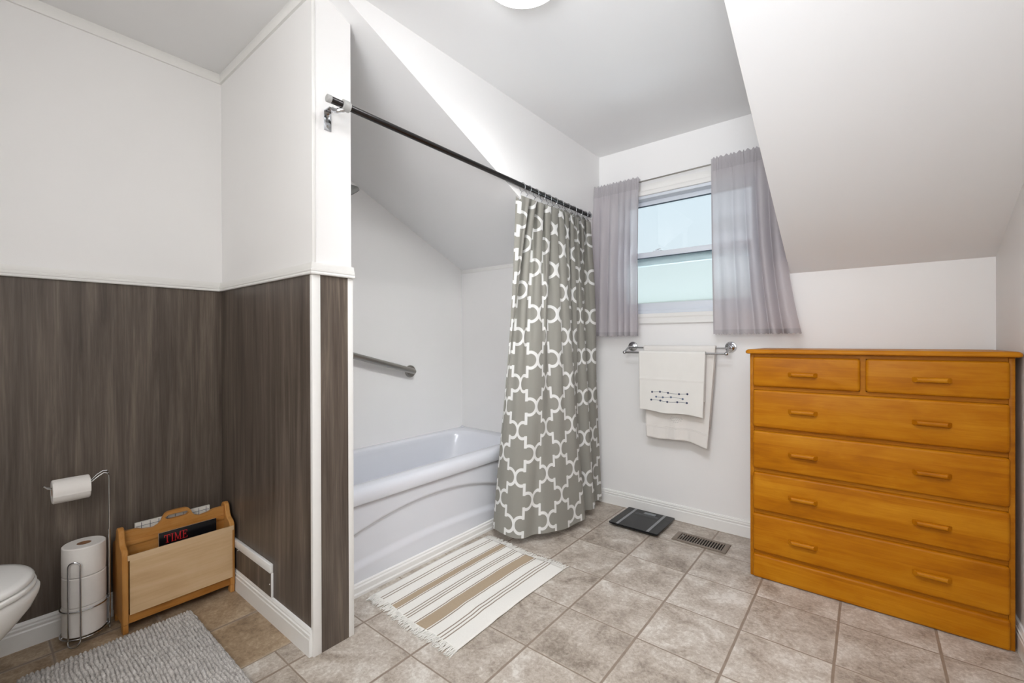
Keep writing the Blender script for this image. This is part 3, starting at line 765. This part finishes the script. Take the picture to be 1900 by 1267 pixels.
for zz, us_, kind in rows:
    mb = e1 if kind else e0
    P = []
    for i in range(31):
        u = us_[0]+(us_[-1]-us_[0])*i/30
        P.append(on_front(ff, u, zz+0.003*math.sin(2*PI*1.3*(u-0.2)/0.55+zz*90)-0.006*u)+Vector((0, -0.0032, 0)))
    mb.tube(P, 0.0010, 5)
    for u in us_:
        i = round((u-us_[0])/(us_[-1]-us_[0])*30); p = P[i]
        mb.lathe([(0.0003, -0.0012), (0.0062, -0.0006), (0.0062, 0.0006), (0.0003, 0.0012)], p, 'y', 14)
tag(build('embroidery', e0, NAVY, tf), 'navy embroidered dots and lines')
tag(build('embroidery', e1, BLUEGREY, tf), 'pale blue embroidered dots and line')

# ================================================================== CHEST OF DRAWERS
ch = thing('chest_of_drawers', (-0.016, 2.63, 0), 'wide honey pine chest of drawers with six drawers', 'chest of drawers')
CX0, CX1, CYF, CYB, CZ = -0.451, 0.421, 2.418, 2.842, 1.082
body = MB()
body.bbox(CX0, CX0+0.018, CYF, CYB, 0, CZ, 0.004).bbox(CX1-0.018, CX1, CYF, CYB, 0, CZ, 0.004)
body.box(CX0+0.018, CX1-0.018, CYB-0.012, CYB, 0.01, CZ)
for zz in (0.112, 0.311, 0.511, 0.711, 0.909):
    body.box(CX0+0.018, CX1-0.018, CYF+0.003, CYB-0.012, zz, zz+0.016)
body.box(CX0+0.018, CX1-0.018, CYF+0.003, CYB-0.012, CZ-0.016, CZ)
body.box(-0.028, -0.008, CYF+0.003, CYB-0.012, 0.925, CZ-0.016)
build('body', body, PINE_DK, ch)
tp = MB()
R = []
def topring(i, z): return ring(CX0-0.016+i, CX1+0.016-i, CYF-0.030+i, CYB+0.004-i*0.2, 0.016, z)
for i, z in ((0.006, CZ), (0.001, CZ+0.003), (0.0, CZ+0.009), (0.001, CZ+0.014), (0.005, CZ+0.019), (0.010, CZ+0.021)): R.append(topring(i, z))
tp.rings(R)
build('top', tp, PINE, ch, 40)
def face(x0, x1, z0, z1, r=0.012, y0=CYF+0.006, y1=CYF-0.013):
    mb = MB(); R = []
    for i, y in ((0.0, y0), (0.0, y1+0.010), (0.002, y1+0.0045), (0.006, y1+0.001), (0.010, y1)):
        R.append([(x, y, z) for x, z in rrect(x0+i, x1-i, z0+i, z1-i, max(0.002, r-i*0.6), 6)])
    return mb.rings(R)
def handle(x0, x1, z, y1=CYF-0.013):
    mb = MB(); prof = []
    for k in range(13):
        a = -PI/2+PI*k/12; prof.append((0.009+0.012*math.cos(a)**0.8 if abs(math.cos(a)) > 1e-6 else 0.009, 0.0105*math.sin(a)))
    prof = [(-0.001, -0.0065), (0.006, -0.0095)]+prof[1:-1]+[(0.006, 0.0095), (-0.001, 0.0065)]
    r0 = [(x0+max(0, d)*0.75, y1-d, z+h) for d, h in prof]; r1 = [(x1-max(0, d)*0.75, y1-d, z+h) for d, h in prof]
    return mb.rings([r0, r1])
HX = ((-0.2915, -0.176), (0.137, 0.2545))
rows = [(0.925, 1.0665, None), (0.728, 0.908, 0.816), (0.528, 0.710, 0.616), (0.328, 0.510, 0.414), (0.128, 0.310, 0.212)]
def drawer(x0, x1, z0, z1, hs):
    d_ = build('drawer', face(x0, x1, z0, z1), PINE, ch, 35)
    for (a, b), z in hs: build('handle', handle(a, b, z), PINE, d_, 35)
drawer(-0.438, -0.026, 0.925, 1.0665, [(HX[0], 0.988)])
drawer(-0.009, 0.407, 0.925, 1.0665, [(HX[1], 0.988)])
for z0, z1, zh in rows[1:]: drawer(-0.438, 0.407, z0, z1, [(HX[0], zh), (HX[1], zh)])
build('plinth', face(-0.438, 0.408, 0.0015, 0.113, 0.008), PINE, ch, 35)

# ================================================================== SCALE, REGISTER
sca = thing('bathroom_scale', (-1.105, 2.665, 0), 'black glass bathroom scale with two silver strips', 'scale')
sx0, sx1, sy0, sy1 = -1.258, -0.950, 2.512, 2.816
build('platform', MB().rings([ring(sx0+i, sx1-i, sy0+i, sy1-i, 0.008, z) for i, z in ((0.001, 0.017), (0, 0.019), (0, 0.023), (0.001, 0.025))]), BLACKG, sca)
build('underside', MB().bbox(sx0+0.014, sx1-0.014, sy0+0.014, sy1-0.014, 0.006, 0.017, 0.003), BLACKP, sca)
for x in (sx0+0.04, sx1-0.04):
    for y in (sy0+0.04, sy1-0.04): build('foot', MB().lathe([(0, 0), (0.014, 0), (0.015, 0.003), (0.015, 0.007), (0, 0.007)], (x, y, 0), n=16), BLACKP, sca)
for x in (sx0+0.055, sx1-0.062): build('metal_strip', MB().box(x-0.008, x+0.008, sy0+0.003, sy1-0.003, 0.0248, 0.0256), SILVER, sca)
build('display', MB().bbox(-1.135, -1.060, 2.762, 2.794, 0.0245, 0.0262, 0.0006), LCD, sca)
ln_ = MB()
for y in (2.735, 2.748): ln_.box(sx0+0.075, sx1-0.082, y, y+0.0025, 0.0248, 0.0254)
build('groove', ln_, LCD, sca)
reg = thing('floor_register', (-0.74, 2.622, 0), 'taupe slotted floor heating register near the chest', 'floor vent')
rx0, rx1, ry0, ry1 = -0.885, -0.596, 2.559, 2.687
fr2 = MB()
for (x0, x1, y0, y1) in ((rx0, rx0+0.026, ry0, ry1), (rx1-0.026, rx1, ry0, ry1), (rx0+0.026, rx1-0.026, ry0, ry0+0.022), (rx0+0.026, rx1-0.026, ry1-0.022, ry1)):
    fr2.bbox(x0, x1, y0, y1, 0.0005, 0.006, 0.002)
build('frame', fr2, REG, reg)
build('slot_shade', MB().box(rx0+0.024, rx1-0.024, ry0+0.02, ry1-0.02, 0.0004, 0.0012), DARK, reg)  # dark sheet painted as slot shade, the floor below is closed
for k in range(17):
    x = rx0+0.034+k*(rx1-rx0-0.068)/16
    build('louver', MB().box(x-0.0028, x+0.0028, ry0+0.021, ry1-0.021, 0.001, 0.0052), REG, reg)
build('lever', MB().bbox(rx0+0.040, rx0+0.046, 2.625, 2.64, 0.003, 0.008, 0.001), CHROME, reg)

# ================================================================== STRIPED RUG
rg = thing('striped_rug', (-1.47, 1.515, 0), 'white cotton rug with taupe stripes in front of the bathtub', 'rug')
RX0, RX1, RY0, RY1 = -1.745, -1.188, 1.150, 1.885
def rugf(u, v):
    x = RX0+(RX1-RX0)*u; y = RY0+(RY1-RY0)*v
    z = 0.005+0.0025*noise.noise(Vector((x*6, y*6, 0)))+0.003*math.exp(-((y-1.36-0.1*(x+1.5))/0.03)**2)*sst((u-0.3)/0.5)
    return (x+0.004*math.sin(7*y), y-0.02*(u-0.5)+0.006*math.sin(9*u), z)
build('weave', MB().sheet(rugf, 60, 90, lambda u, v: (u, v)), RUG, rg, 180, solid=0.004)
for v0, sg in ((0.0, -1), (1.0, 1)):
    mb = MB(); rn = random.Random(5+int(v0))
    for k in range(250):
        u = (k+rn.random())/250
        p = Vector(rugf(u, v0)); L = rn.uniform(0.030, 0.052); dx = rn.uniform(-0.014, 0.014); z0 = rn.uniform(0.001, 0.004)
        pts = [p+Vector((0, -sg*0.004, 0)), p+Vector((dx*0.3, sg*L*0.35, 0.002+z0-0.005)), p+Vector((dx, sg*L*0.75, z0-0.004)), p+Vector((dx+rn.uniform(-0.006, 0.006), sg*L, -0.002))]
        pts = [Vector((q.x, q.y, max(q.z, 0.0016))) for q in pts]
        mb.tube(pts, [0.0017, 0.0016, 0.0015, 0.0008], 5)
    tag(build('fringe', mb, FRINGE, rg, 60), 'white knotted fringe', kind='stuff')

# ================================================================== BATH MAT
bmx0, bmx1, bmy0, bmy1 = -2.235, -1.42, 0.108, 0.603
bmat_ = thing('bath_mat', ((bmx0+bmx1)/2, (bmy0+bmy1)/2, 0), 'thick grey chenille bath mat in front of the toilet', 'bath mat')
def matf(u, v):
    x = bmx0+(bmx1-bmx0)*u; y = bmy0+(bmy1-bmy0)*v
    wx = x+0.012*noise.noise(Vector((x*9, y*9, 1))); wy = y+0.012*noise.noise(Vector((x*7, y*7, 4)))
    row = wy/0.0115; fr = row-math.floor(row)
    sx_ = wx/0.009+0.5*(math.floor(row) % 2)+noise.noise(Vector((math.floor(row)*3.1, wx*20, 0)))*0.8
    b1 = math.sqrt(max(0, math.sin(PI*fr))); b2 = 0.55+0.45*abs(math.sin(PI*sx_))
    h = 0.010+0.014*b1*b2+0.003*noise.noise(Vector((x*60, y*60, 2)))
    e = min(u*(bmx1-bmx0), (1-u)*(bmx1-bmx0), v*(bmy1-bmy0), (1-v)*(bmy1-bmy0))
    h *= 0.25+0.75*min(1, e/0.012)**0.5
    j = 0.004*noise.noise(Vector((x*40, y*40, 9)))
    return (x+j, y+j, max(0.002, h))
build('pile', MB().sheet(matf, 330, 250), PILE, bmat_, 180)
build('backing', MB().box(bmx0+0.004, bmx1-0.004, bmy0+0.004, bmy1-0.004, 0.0005, 0.004), simple('mat_backing', (150, 148, 146), 0.9), bmat_)

# ================================================================== ACCESS PANEL IN THE NOOK
ap = thing('access_panel', (-2.1, PY0-0.005, 0.1), 'dark access panel with white edging low on the stub wall', 'wall panel')
yy = PY0-0.0055
build('board', MB().box(-2.36, -1.908, yy-0.008, yy, 0.099, 0.205), LAM, ap)
build('top_strip', MB().bbox(-2.36, -1.902, yy-0.014, yy, 0.200, 0.236, 0.003), TRIM, ap)
build('side_strip', MB().bbox(-1.907, -1.902, yy-0.0085, yy, 0.099, 0.200, 0.001), TRIM, ap)
for x, z in ((-1.918, 0.150), (-2.252, 0.19)):
    build('nail', MB().lathe([(0, 0), (0.003, 0), (0.002, -0.002), (0, -0.002)], (x, yy-0.008, z), 'y', 10), TRIM, ap)

# ================================================================== MAGAZINE RACK
RXC, RXH = -2.356, 0.088
mr_ = thing('magazine_rack', (RXC, 0.58, 0), 'wooden magazine rack with pale plywood front beside the paper stand', 'magazine rack')
SY0, SY1 = 0.386, 0.781
def side_profile():
    half = [(0.088, 0.034), (0.088, 0.288), (0.087, 0.304), (0.083, 0.316), (0.075, 0.325), (0.064, 0.330), (0.052, 0.334), (0.042, 0.341), (0.034, 0.352), (0.029, 0.366), (0.0265, 0.378), (0.021, 0.388), (0.012, 0.395), (0.004, 0.397)]
    r = [(RXC+x, z) for x, z in half]; l = [(RXC-x, z) for x, z in half[::-1]]
    return r+l
for y0 in (SY0, SY1-0.020):
    sp = build('side_panel', MB().prism(side_profile(), 'y', y0, y0+0.020), RACKW, mr_, 25)
    md = sp.modifiers.new('round', 'BEVEL'); md.width = 0.004; md.segments = 2; md.limit_method = 'ANGLE'; md.angle_limit = 0.6
    for x in (RXC-RXH+0.002, RXC+RXH-0.034):
        build('foot', MB().bbox(x, x+0.032, y0+0.001, y0+0.019, 0, 0.035, 0.003), RACKW, mr_)
for x in (RXC-RXH+0.004, RXC+RXH-0.020):
    build('bottom_rail', MB().bbox(x, x+0.016, SY0+0.0195, SY1-0.0195, 0.036, 0.070, 0.003), RACKH, mr_)
build('floor_board', MB().box(RXC-RXH+0.02, RXC+RXH-0.02, SY0+0.019, SY1-0.019, 0.046, 0.054), RACKH, mr_)
# centre divider with handle
yc = (SY0+SY1)/2
def zdiv(y):
    t = abs(y-yc)
    pts = [(0, 0.418), (0.030, 0.417), (0.042, 0.412), (0.050, 0.400), (0.056, 0.384), (0.066, 0.372), (0.085, 0.366), (0.11, 0.369), (0.14, 0.378), (0.165, 0.379), (0.20, 0.377)]
    for (a, za), (b, zb) in zip(pts, pts[1:]):
        if t <= b: k = sst((t-a)/(b-a)) if b-a > 0.015 else (t-a)/(b-a); return za+(zb-za)*k
    return pts[-1][1]
N = 90; ys = [SY0+0.0195+(SY1-SY0-0.039)*i/N for i in range(N+1)]
dv = MB(); xd0, xd1 = RXC-0.008, RXC+0.008
sl = 0.040
def slot(y):
    t = abs(y-yc)
    if t >= sl: return None
    k = math.sqrt(max(0, 1-(max(0, t-0.03)/0.0102)**2)); k = max(k, 0.02); return (0.393-0.009*k, 0.393+0.009*k)
def quad(a, b, c, d_): dv.add([a, b, c, d_], [(0, 1, 2, 3)])
for i in range(N):
    y0, y1 = ys[i], ys[i+1]; s0, s1 = slot(y0), slot(y1)
    z0, z1 = zdiv(y0), zdiv(y1)
    segs = [((0.054, 0.054), (z0, z1))]
    if s0 or s1:
        a0 = s0 or (0.393, 0.393); a1 = s1 or (0.393, 0.393)
        segs = [((0.054, 0.054), (a0[0], a1[0])), ((a0[1], a1[1]), (z0, z1))]
        quad((xd0, y0, a0[0]), (xd0, y1, a1[0]), (xd1, y1, a1[0]), (xd1, y0, a0[0])); quad((xd0, y0, a0[1]), (xd1, y0, a0[1]), (xd1, y1, a1[1]), (xd0, y1, a1[1]))
    for (l0, l1), (h0, h1) in segs:
        quad((xd1, y0, l0), (xd1, y1, l1), (xd1, y1, h1), (xd1, y0, h0)); quad((xd0, y0, l0), (xd0, y0, h0), (xd0, y1, h1), (xd0, y1, l1))
    quad((xd0, y0, z0), (xd1, y0, z0), (xd1, y1, z1), (xd0, y1, z1))
build('divider', dv, RACKH, mr_, 25, fix=False)
build('divider_rail', MB().bbox(RXC+0.007, RXC+0.013, SY0+0.0195, SY1-0.0195, 0.318, 0.338, 0.002), RACKH, mr_)
for sg in (1, -1):
    xa = RXC+sg*(RXH+0.0035)
    fp = MB()
    y0, y1, n0 = SY0+0.016, SY1-0.007, 0.010
    pts = [(y0+n0*0.6, 0.074), (y1-n0*0.6, 0.074), (y1-n0*0.6, 0.288), (y1, 0.288), (y1, 0.307), (y0, 0.307), (y0, 0.288), (y0+n0*0.6, 0.288)]
    fp.prism(pts, 'x', xa-0.003, xa+0.003)
    tag(build('pocket_panel', fp, PLY, mr_), 'pale unvarnished plywood pocket panel')
# magazine in the front pocket
mg = thing('magazine', (RXC+0.04, 0.61, 0.06), 'black magazine with red title in the rack front pocket', 'magazine')
mx = RXC+0.046
def lean(z): return mx-0.012*(z-0.06)/0.28
cov = MB()
my0, my1, mz0, mz1 = 0.512, 0.722, 0.062, 0.343
cov.prism([(lean(mz0)+0.001, mz0), (lean(mz1)+0.001, mz1), (lean(mz1)+0.0025, mz1), (lean(mz0)+0.0025, mz0)], 'y', my0, my1)
build('cover', cov, MAGBLACK, mg)
build('pages', MB().prism([(lean(mz0)-0.004, mz0+0.001), (lean(mz1)-0.004, mz1-0.001), (lean(mz1)+0.001, mz1-0.001), (lean(mz0)+0.001, mz0+0.001)], 'y', my0, my1-0.001), PAGES, mg)
tt = MB()
def ty(y): return 0.530+(y-0.527)*0.75
def stroke(y0, y1, z0, z1):
    y0, y1 = ty(y0), ty(y1)
    tt.add([(lean(z)+0.0029, y, z) for y, z in ((y0, z0), (y1, z0), (y1, z1), (y0, z1))], [(0, 1, 2, 3)])
def poly(P): tt.add([(lean(z)+0.0030, ty(y), z) for y, z in P], [tuple(range(len(P)))])
tz0, tz1 = 0.296, 0.330
def bar(y, w_): stroke(y, y+w_, tz0, tz1)
y = 0.527   # T
stroke(y, y+0.028, tz1-0.003, tz1); stroke(y, y+0.0025, tz1-0.010, tz1); stroke(y+0.0255, y+0.028, tz1-0.010, tz1); bar(y+0.0115, 0.005); stroke(y+0.007, y+0.021, tz0, tz0+0.0025)
y = 0.559   # I
bar(y+0.003, 0.005); stroke(y, y+0.011, tz0, tz0+0.0025); stroke(y, y+0.011, tz1-0.0025, tz1)
y = 0.574   # M
bar(y+0.0035, 0.0022); bar(y+0.0255, 0.005); stroke(y, y+0.0085, tz0, tz0+0.0022); stroke(y+0.022, y+0.034, tz0, tz0+0.0022); stroke(y, y+0.006, tz1-0.0022, tz1); stroke(y+0.027, y+0.034, tz1-0.0022, tz1)
poly([(y+0.0025, tz1), (y+0.0075, tz1), (y+0.0185, tz0+0.002), (y+0.0155, tz0+0.002)]); poly([(y+0.0155, tz0+0.002), (y+0.018, tz0+0.002), (y+0.0285, tz1), (y+0.0265, tz1)])
y = 0.612   # E
bar(y+0.003, 0.005); stroke(y, y+0.024, tz0, tz0+0.0025); stroke(y, y+0.023, tz1-0.0025, tz1); stroke(y+0.006, y+0.017, 0.3125, 0.315)
stroke(y+0.0215, y+0.024, tz0, tz0+0.009); stroke(y+0.0205, y+0.023, tz1-0.009, tz1); stroke(y+0.015, y+0.017, 0.309, 0.3185)
tag(build('title', tt, RED, mg, 0, fix=False), 'red serif title lettering')
nw = thing('newspaper', (RXC-0.04, 0.58, 0.06), 'folded white newspaper in the rack back pocket', 'newspaper')
nx = RXC-0.040
def nlean(z): return nx+0.020*(z-0.06)/0.34
npz = 0.394
build('sheets', MB().prism([(nlean(0.06)-0.006, 0.06), (nlean(npz)-0.005, npz), (nlean(npz)+0.005, npz), (nlean(0.06)+0.006, 0.06)], 'y', 0.445, 0.712), PAGES, nw)
pk = MB()
for k in range(9):
    y = 0.465+k*0.029
    pk.box(nlean(npz)+0.0035, nlean(npz)+0.006, y, y+0.0016, npz-0.030, npz-0.002)
pk.box(nlean(npz)+0.0035, nlean(npz)+0.0058, 0.448, 0.709, npz-0.016, npz-0.0148)
tag(build('print', pk, simple('grey_ink', (96, 100, 108), 0.8), nw), 'grey printed columns')

# ================================================================== TOILET PAPER STAND
hx, hy = -2.391, 0.294
st = thing('toilet_paper_stand', (hx, hy, 0), 'chrome wire toilet paper stand against the dark wainscot', 'toilet paper holder')
rr_ = 0.0665
def circ(z, r, n=48): return [(hx+r*math.cos(2*PI*k/n), hy+r*math.sin(2*PI*k/n), z) for k in range(n)]
build('base_ring', MB().tube(circ(0.024, rr_+0.002), 0.0025, 10, closed=True), CHROME, st)
build('upper_ring', MB().tube(circ(0.128, rr_+0.002), 0.0025, 10, closed=True), CHROME, st)
bs = MB()
for a in (0, PI/2): bs.tube([(hx-rr_*math.cos(a), hy-rr_*math.sin(a), 0.022), (hx+rr_*math.cos(a), hy+rr_*math.sin(a), 0.022)], 0.0022, 8)
build('base_cross', bs, CHROME, st)
def loop(ang, half, ztop):
    r = rr_+0.0065; P = []
    a0, a1 = ang-half, ang+half
    f = lambda a, z, rr2=r: (hx+rr2*math.cos(a), hy+rr2*math.sin(a), z)
    w_ = half*r
    # foot loop (drops to the floor in front), two uprights and a rounded top
    up1 = [f(a0, z) for z in (0.024, 0.12, 0.22, ztop-w_)]
    top = [f(ang-half*math.cos(t), ztop-w_+w_*math.sin(t)) for t in [PI*k/10 for k in range(1, 10)]]
    up2 = [f(a1, z) for z in (ztop-w_, 0.22, 0.12, 0.024)]
    foot = [f(ang+half*math.cos(t), 0.024-0.0215*math.sin(t), r+0.010*math.sin(t)) for t in [PI*k/10 for k in range(1, 10)]]
    return up1+top+up2+foot
for an in (-0.52, 2.3, -2.9):
    build('wire_loop', MB().tube(loop(an, 0.25, 0.318), 0.0025, 10, closed=True), CHROME, st)
hang = 1.30
px_, py_ = hx+0.0735*math.cos(hang), hy+0.0735*math.sin(hang)
build('upright', MB().tube([(px_, py_, 0.002), (px_, py_, 0.40)], 0.0034, 12), CHROME, st)
ax = hx+0.022
arm = [(px_, py_, 0.385), (px_, py_, 0.600), (px_, py_-0.001, 0.617), (ax+0.004, py_-0.006, 0.626), (ax, py_-0.016, 0.629), (ax, py_-0.030, 0.620), (ax, py_-0.050, 0.603), (ax, py_-0.062, 0.600), (ax, py_-0.158, 0.600), (ax, py_-0.171, 0.604), (ax, py_-0.181, 0.616)]
build('arm', MB().tube(arm, 0.0026, 10), CHROME, st)
arm2 = [(px_-0.006, py_, 0.385), (px_-0.006, py_, 0.606), (px_-0.008, py_-0.001, 0.626), (ax-0.004, py_-0.006, 0.635), (ax-0.006, py_-0.018, 0.636), (ax-0.006, py_-0.034, 0.626), (ax-0.006, py_-0.052, 0.607), (ax-0.006, py_-0.062, 0.602), (ax-0.006, py_-0.158, 0.602), (ax-0.006, py_-0.173, 0.608), (ax-0.002, py_-0.182, 0.616)]
build('arm', MB().tube(arm2, 0.0022, 10), CHROME, st)

def roll_mesh(R0, r0, hgt):
    mb = MB()
    mb.lathe([(r0, 0.0), (R0-0.003, 0.0), (R0, 0.003), (R0+0.0006, hgt*0.5), (R0, hgt-0.003), (R0-0.003, hgt), (r0, hgt)], (0, 0, 0), 'z', 56, closed=True)
    return mb
RH = 0.1125
labels = ['spare toilet paper roll at the bottom of the stack in the wire stand', 'spare toilet paper roll in the middle of the stack in the wire stand', 'spare toilet paper roll on top of the stack, showing its brown core hole']
r1 = thing('toilet_roll', (hx, hy, 0.0275), labels[0], 'toilet paper', 'spare toilet rolls stacked in the stand')
def place_mesh(name, mb, mat, parent):
    saved = ORI[parent.name]; ORI[parent.name] = (0, 0, 0); o = build(name, mb, mat, parent, 40); ORI[parent.name] = saved; return o
place_mesh('paper', roll_mesh(0.0635, 0.0215, RH-0.001), PAPER, r1)
place_mesh('core', MB().lathe([(0.0195, 0.001), (0.0212, 0.001), (0.0212, RH-0.002), (0.0195, RH-0.002)], (0, 0, 0), 'z', 40, closed=True), CARD, r1)
for k in (1, 2):
    c_ = r1.copy(); C.objects.link(c_); c_.location = (hx+(0.0015 if k == 1 else -0.001), hy, 0.0275+RH*k); c_.rotation_euler = (0, 0, 1.1*k); c_['label'] = labels[k]
    for chd in list(r1.children):
        d_ = chd.copy(); C.objects.link(d_); d_.parent = c_
hr = thing('toilet_roll', (ax-0.003, py_-0.160, 0.588), 'toilet paper roll in use on the arm of the wire stand', 'toilet paper')
mb = roll_mesh(0.044, 0.019, 0.103)
mb.v = [(x, z, -y) for x, y, z in mb.v]
# loose end of the paper
def tail(u, v):
    a = PI*0.30-v*PI*0.42
    return (0.0452*math.cos(a), 0.0005+0.102*u, 0.0452*math.sin(a)) if v < 0.8 else (0.0452*math.cos(PI*0.30-0.8*PI*0.42), 0.0005+0.102*u, 0.0452*math.sin(PI*0.30-0.8*PI*0.42)-(v-0.8)*0.03)
place_mesh('paper', mb, PAPER, hr)
cmb = MB().lathe([(0.0170, 0.001), (0.0187, 0.001), (0.0187, 0.102), (0.0170, 0.102)], (0, 0, 0), 'z', 40, closed=True)
cmb.v = [(x, z, -y) for x, y, z in cmb.v]
place_mesh('core', cmb, CARD, hr)
place_mesh('loose_sheet', MB().sheet(tail, 4, 16), PAPER, hr)

# ================================================================== TOILET
TXC = -2.04
to = thing('toilet', (TXC, -0.25, 0), 'white toilet with closed lid at the left edge', 'toilet')
def egg(z, yf, yb, hw, n=56, sq=2.3):
    ym = yf-(yf-yb)*0.42; P = []
    for k in range(n):
        a = 2*PI*k/n; s_, c_ = math.sin(a), math.cos(a)
        yy_ = ym+(yf-ym)*s_ if s_ > 0 else ym+(ym-yb)*math.copysign(abs(s_)**(2/sq), s_)
        xx_ = hw*math.copysign(abs(c_)**(2/2.1), c_)
        P.append((TXC+xx_, yy_, z))
    return P
bowl = [(0.0, -0.02, -0.50, 0.105), (0.03, -0.025, -0.50, 0.104), (0.10, -0.035, -0.49, 0.100), (0.17, -0.010, -0.48, 0.112), (0.23, 0.040, -0.48, 0.135), (0.29, 0.095, -0.48, 0.160), (0.34, 0.133, -0.48, 0.176), (0.375, 0.148, -0.48, 0.184), (0.392, 0.150, -0.48, 0.185), (0.398, 0.145, -0.475, 0.181)]
build('bowl', MB().rings([egg(*b_) for b_ in bowl]), PORC, to, 60)
seat = [(0.400, 0.137, -0.33, 0.178), (0.403, 0.142, -0.335, 0.183), (0.412, 0.143, -0.335, 0.184), (0.417, 0.140, -0.333, 0.181)]
build('seat', MB().rings([egg(*b_) for b_ in seat]), PORC, to, 60)
lid = [(0.4185, 0.134, -0.34, 0.176), (0.421, 0.138, -0.342, 0.180), (0.430, 0.138, -0.342, 0.180), (0.436, 0.132, -0.338, 0.175), (0.439, 0.115, -0.325, 0.160), (0.441, 0.03, -0.27, 0.10)]
build('lid', MB().rings([egg(*b_) for b_ in lid]), PORC, to, 60)
build('tank', MB().bbox(TXC-0.215, TXC+0.215, -0.655, -0.46, 0.40, 0.74, 0.03, 4).bbox(TXC-0.12, TXC+0.12, -0.62, -0.46, 0.25, 0.41, 0.02, 3), PORC, to)
build('tank_lid', MB().bbox(TXC-0.225, TXC+0.225, -0.659, -0.45, 0.741, 0.775, 0.012, 3), PORC, to)
build('flush_lever', MB().tube([(TXC-0.16, -0.455, 0.68), (TXC-0.16, -0.435, 0.68), (TXC-0.09, -0.432, 0.672)], 0.006, 10), CHROME, to)
for s_ in (-1, 1):
    build('hinge', MB().bbox(TXC+s_*0.075-0.02, TXC+s_*0.075+0.02, -0.375, -0.342, 0.399, 0.432, 0.006), PORC, to)
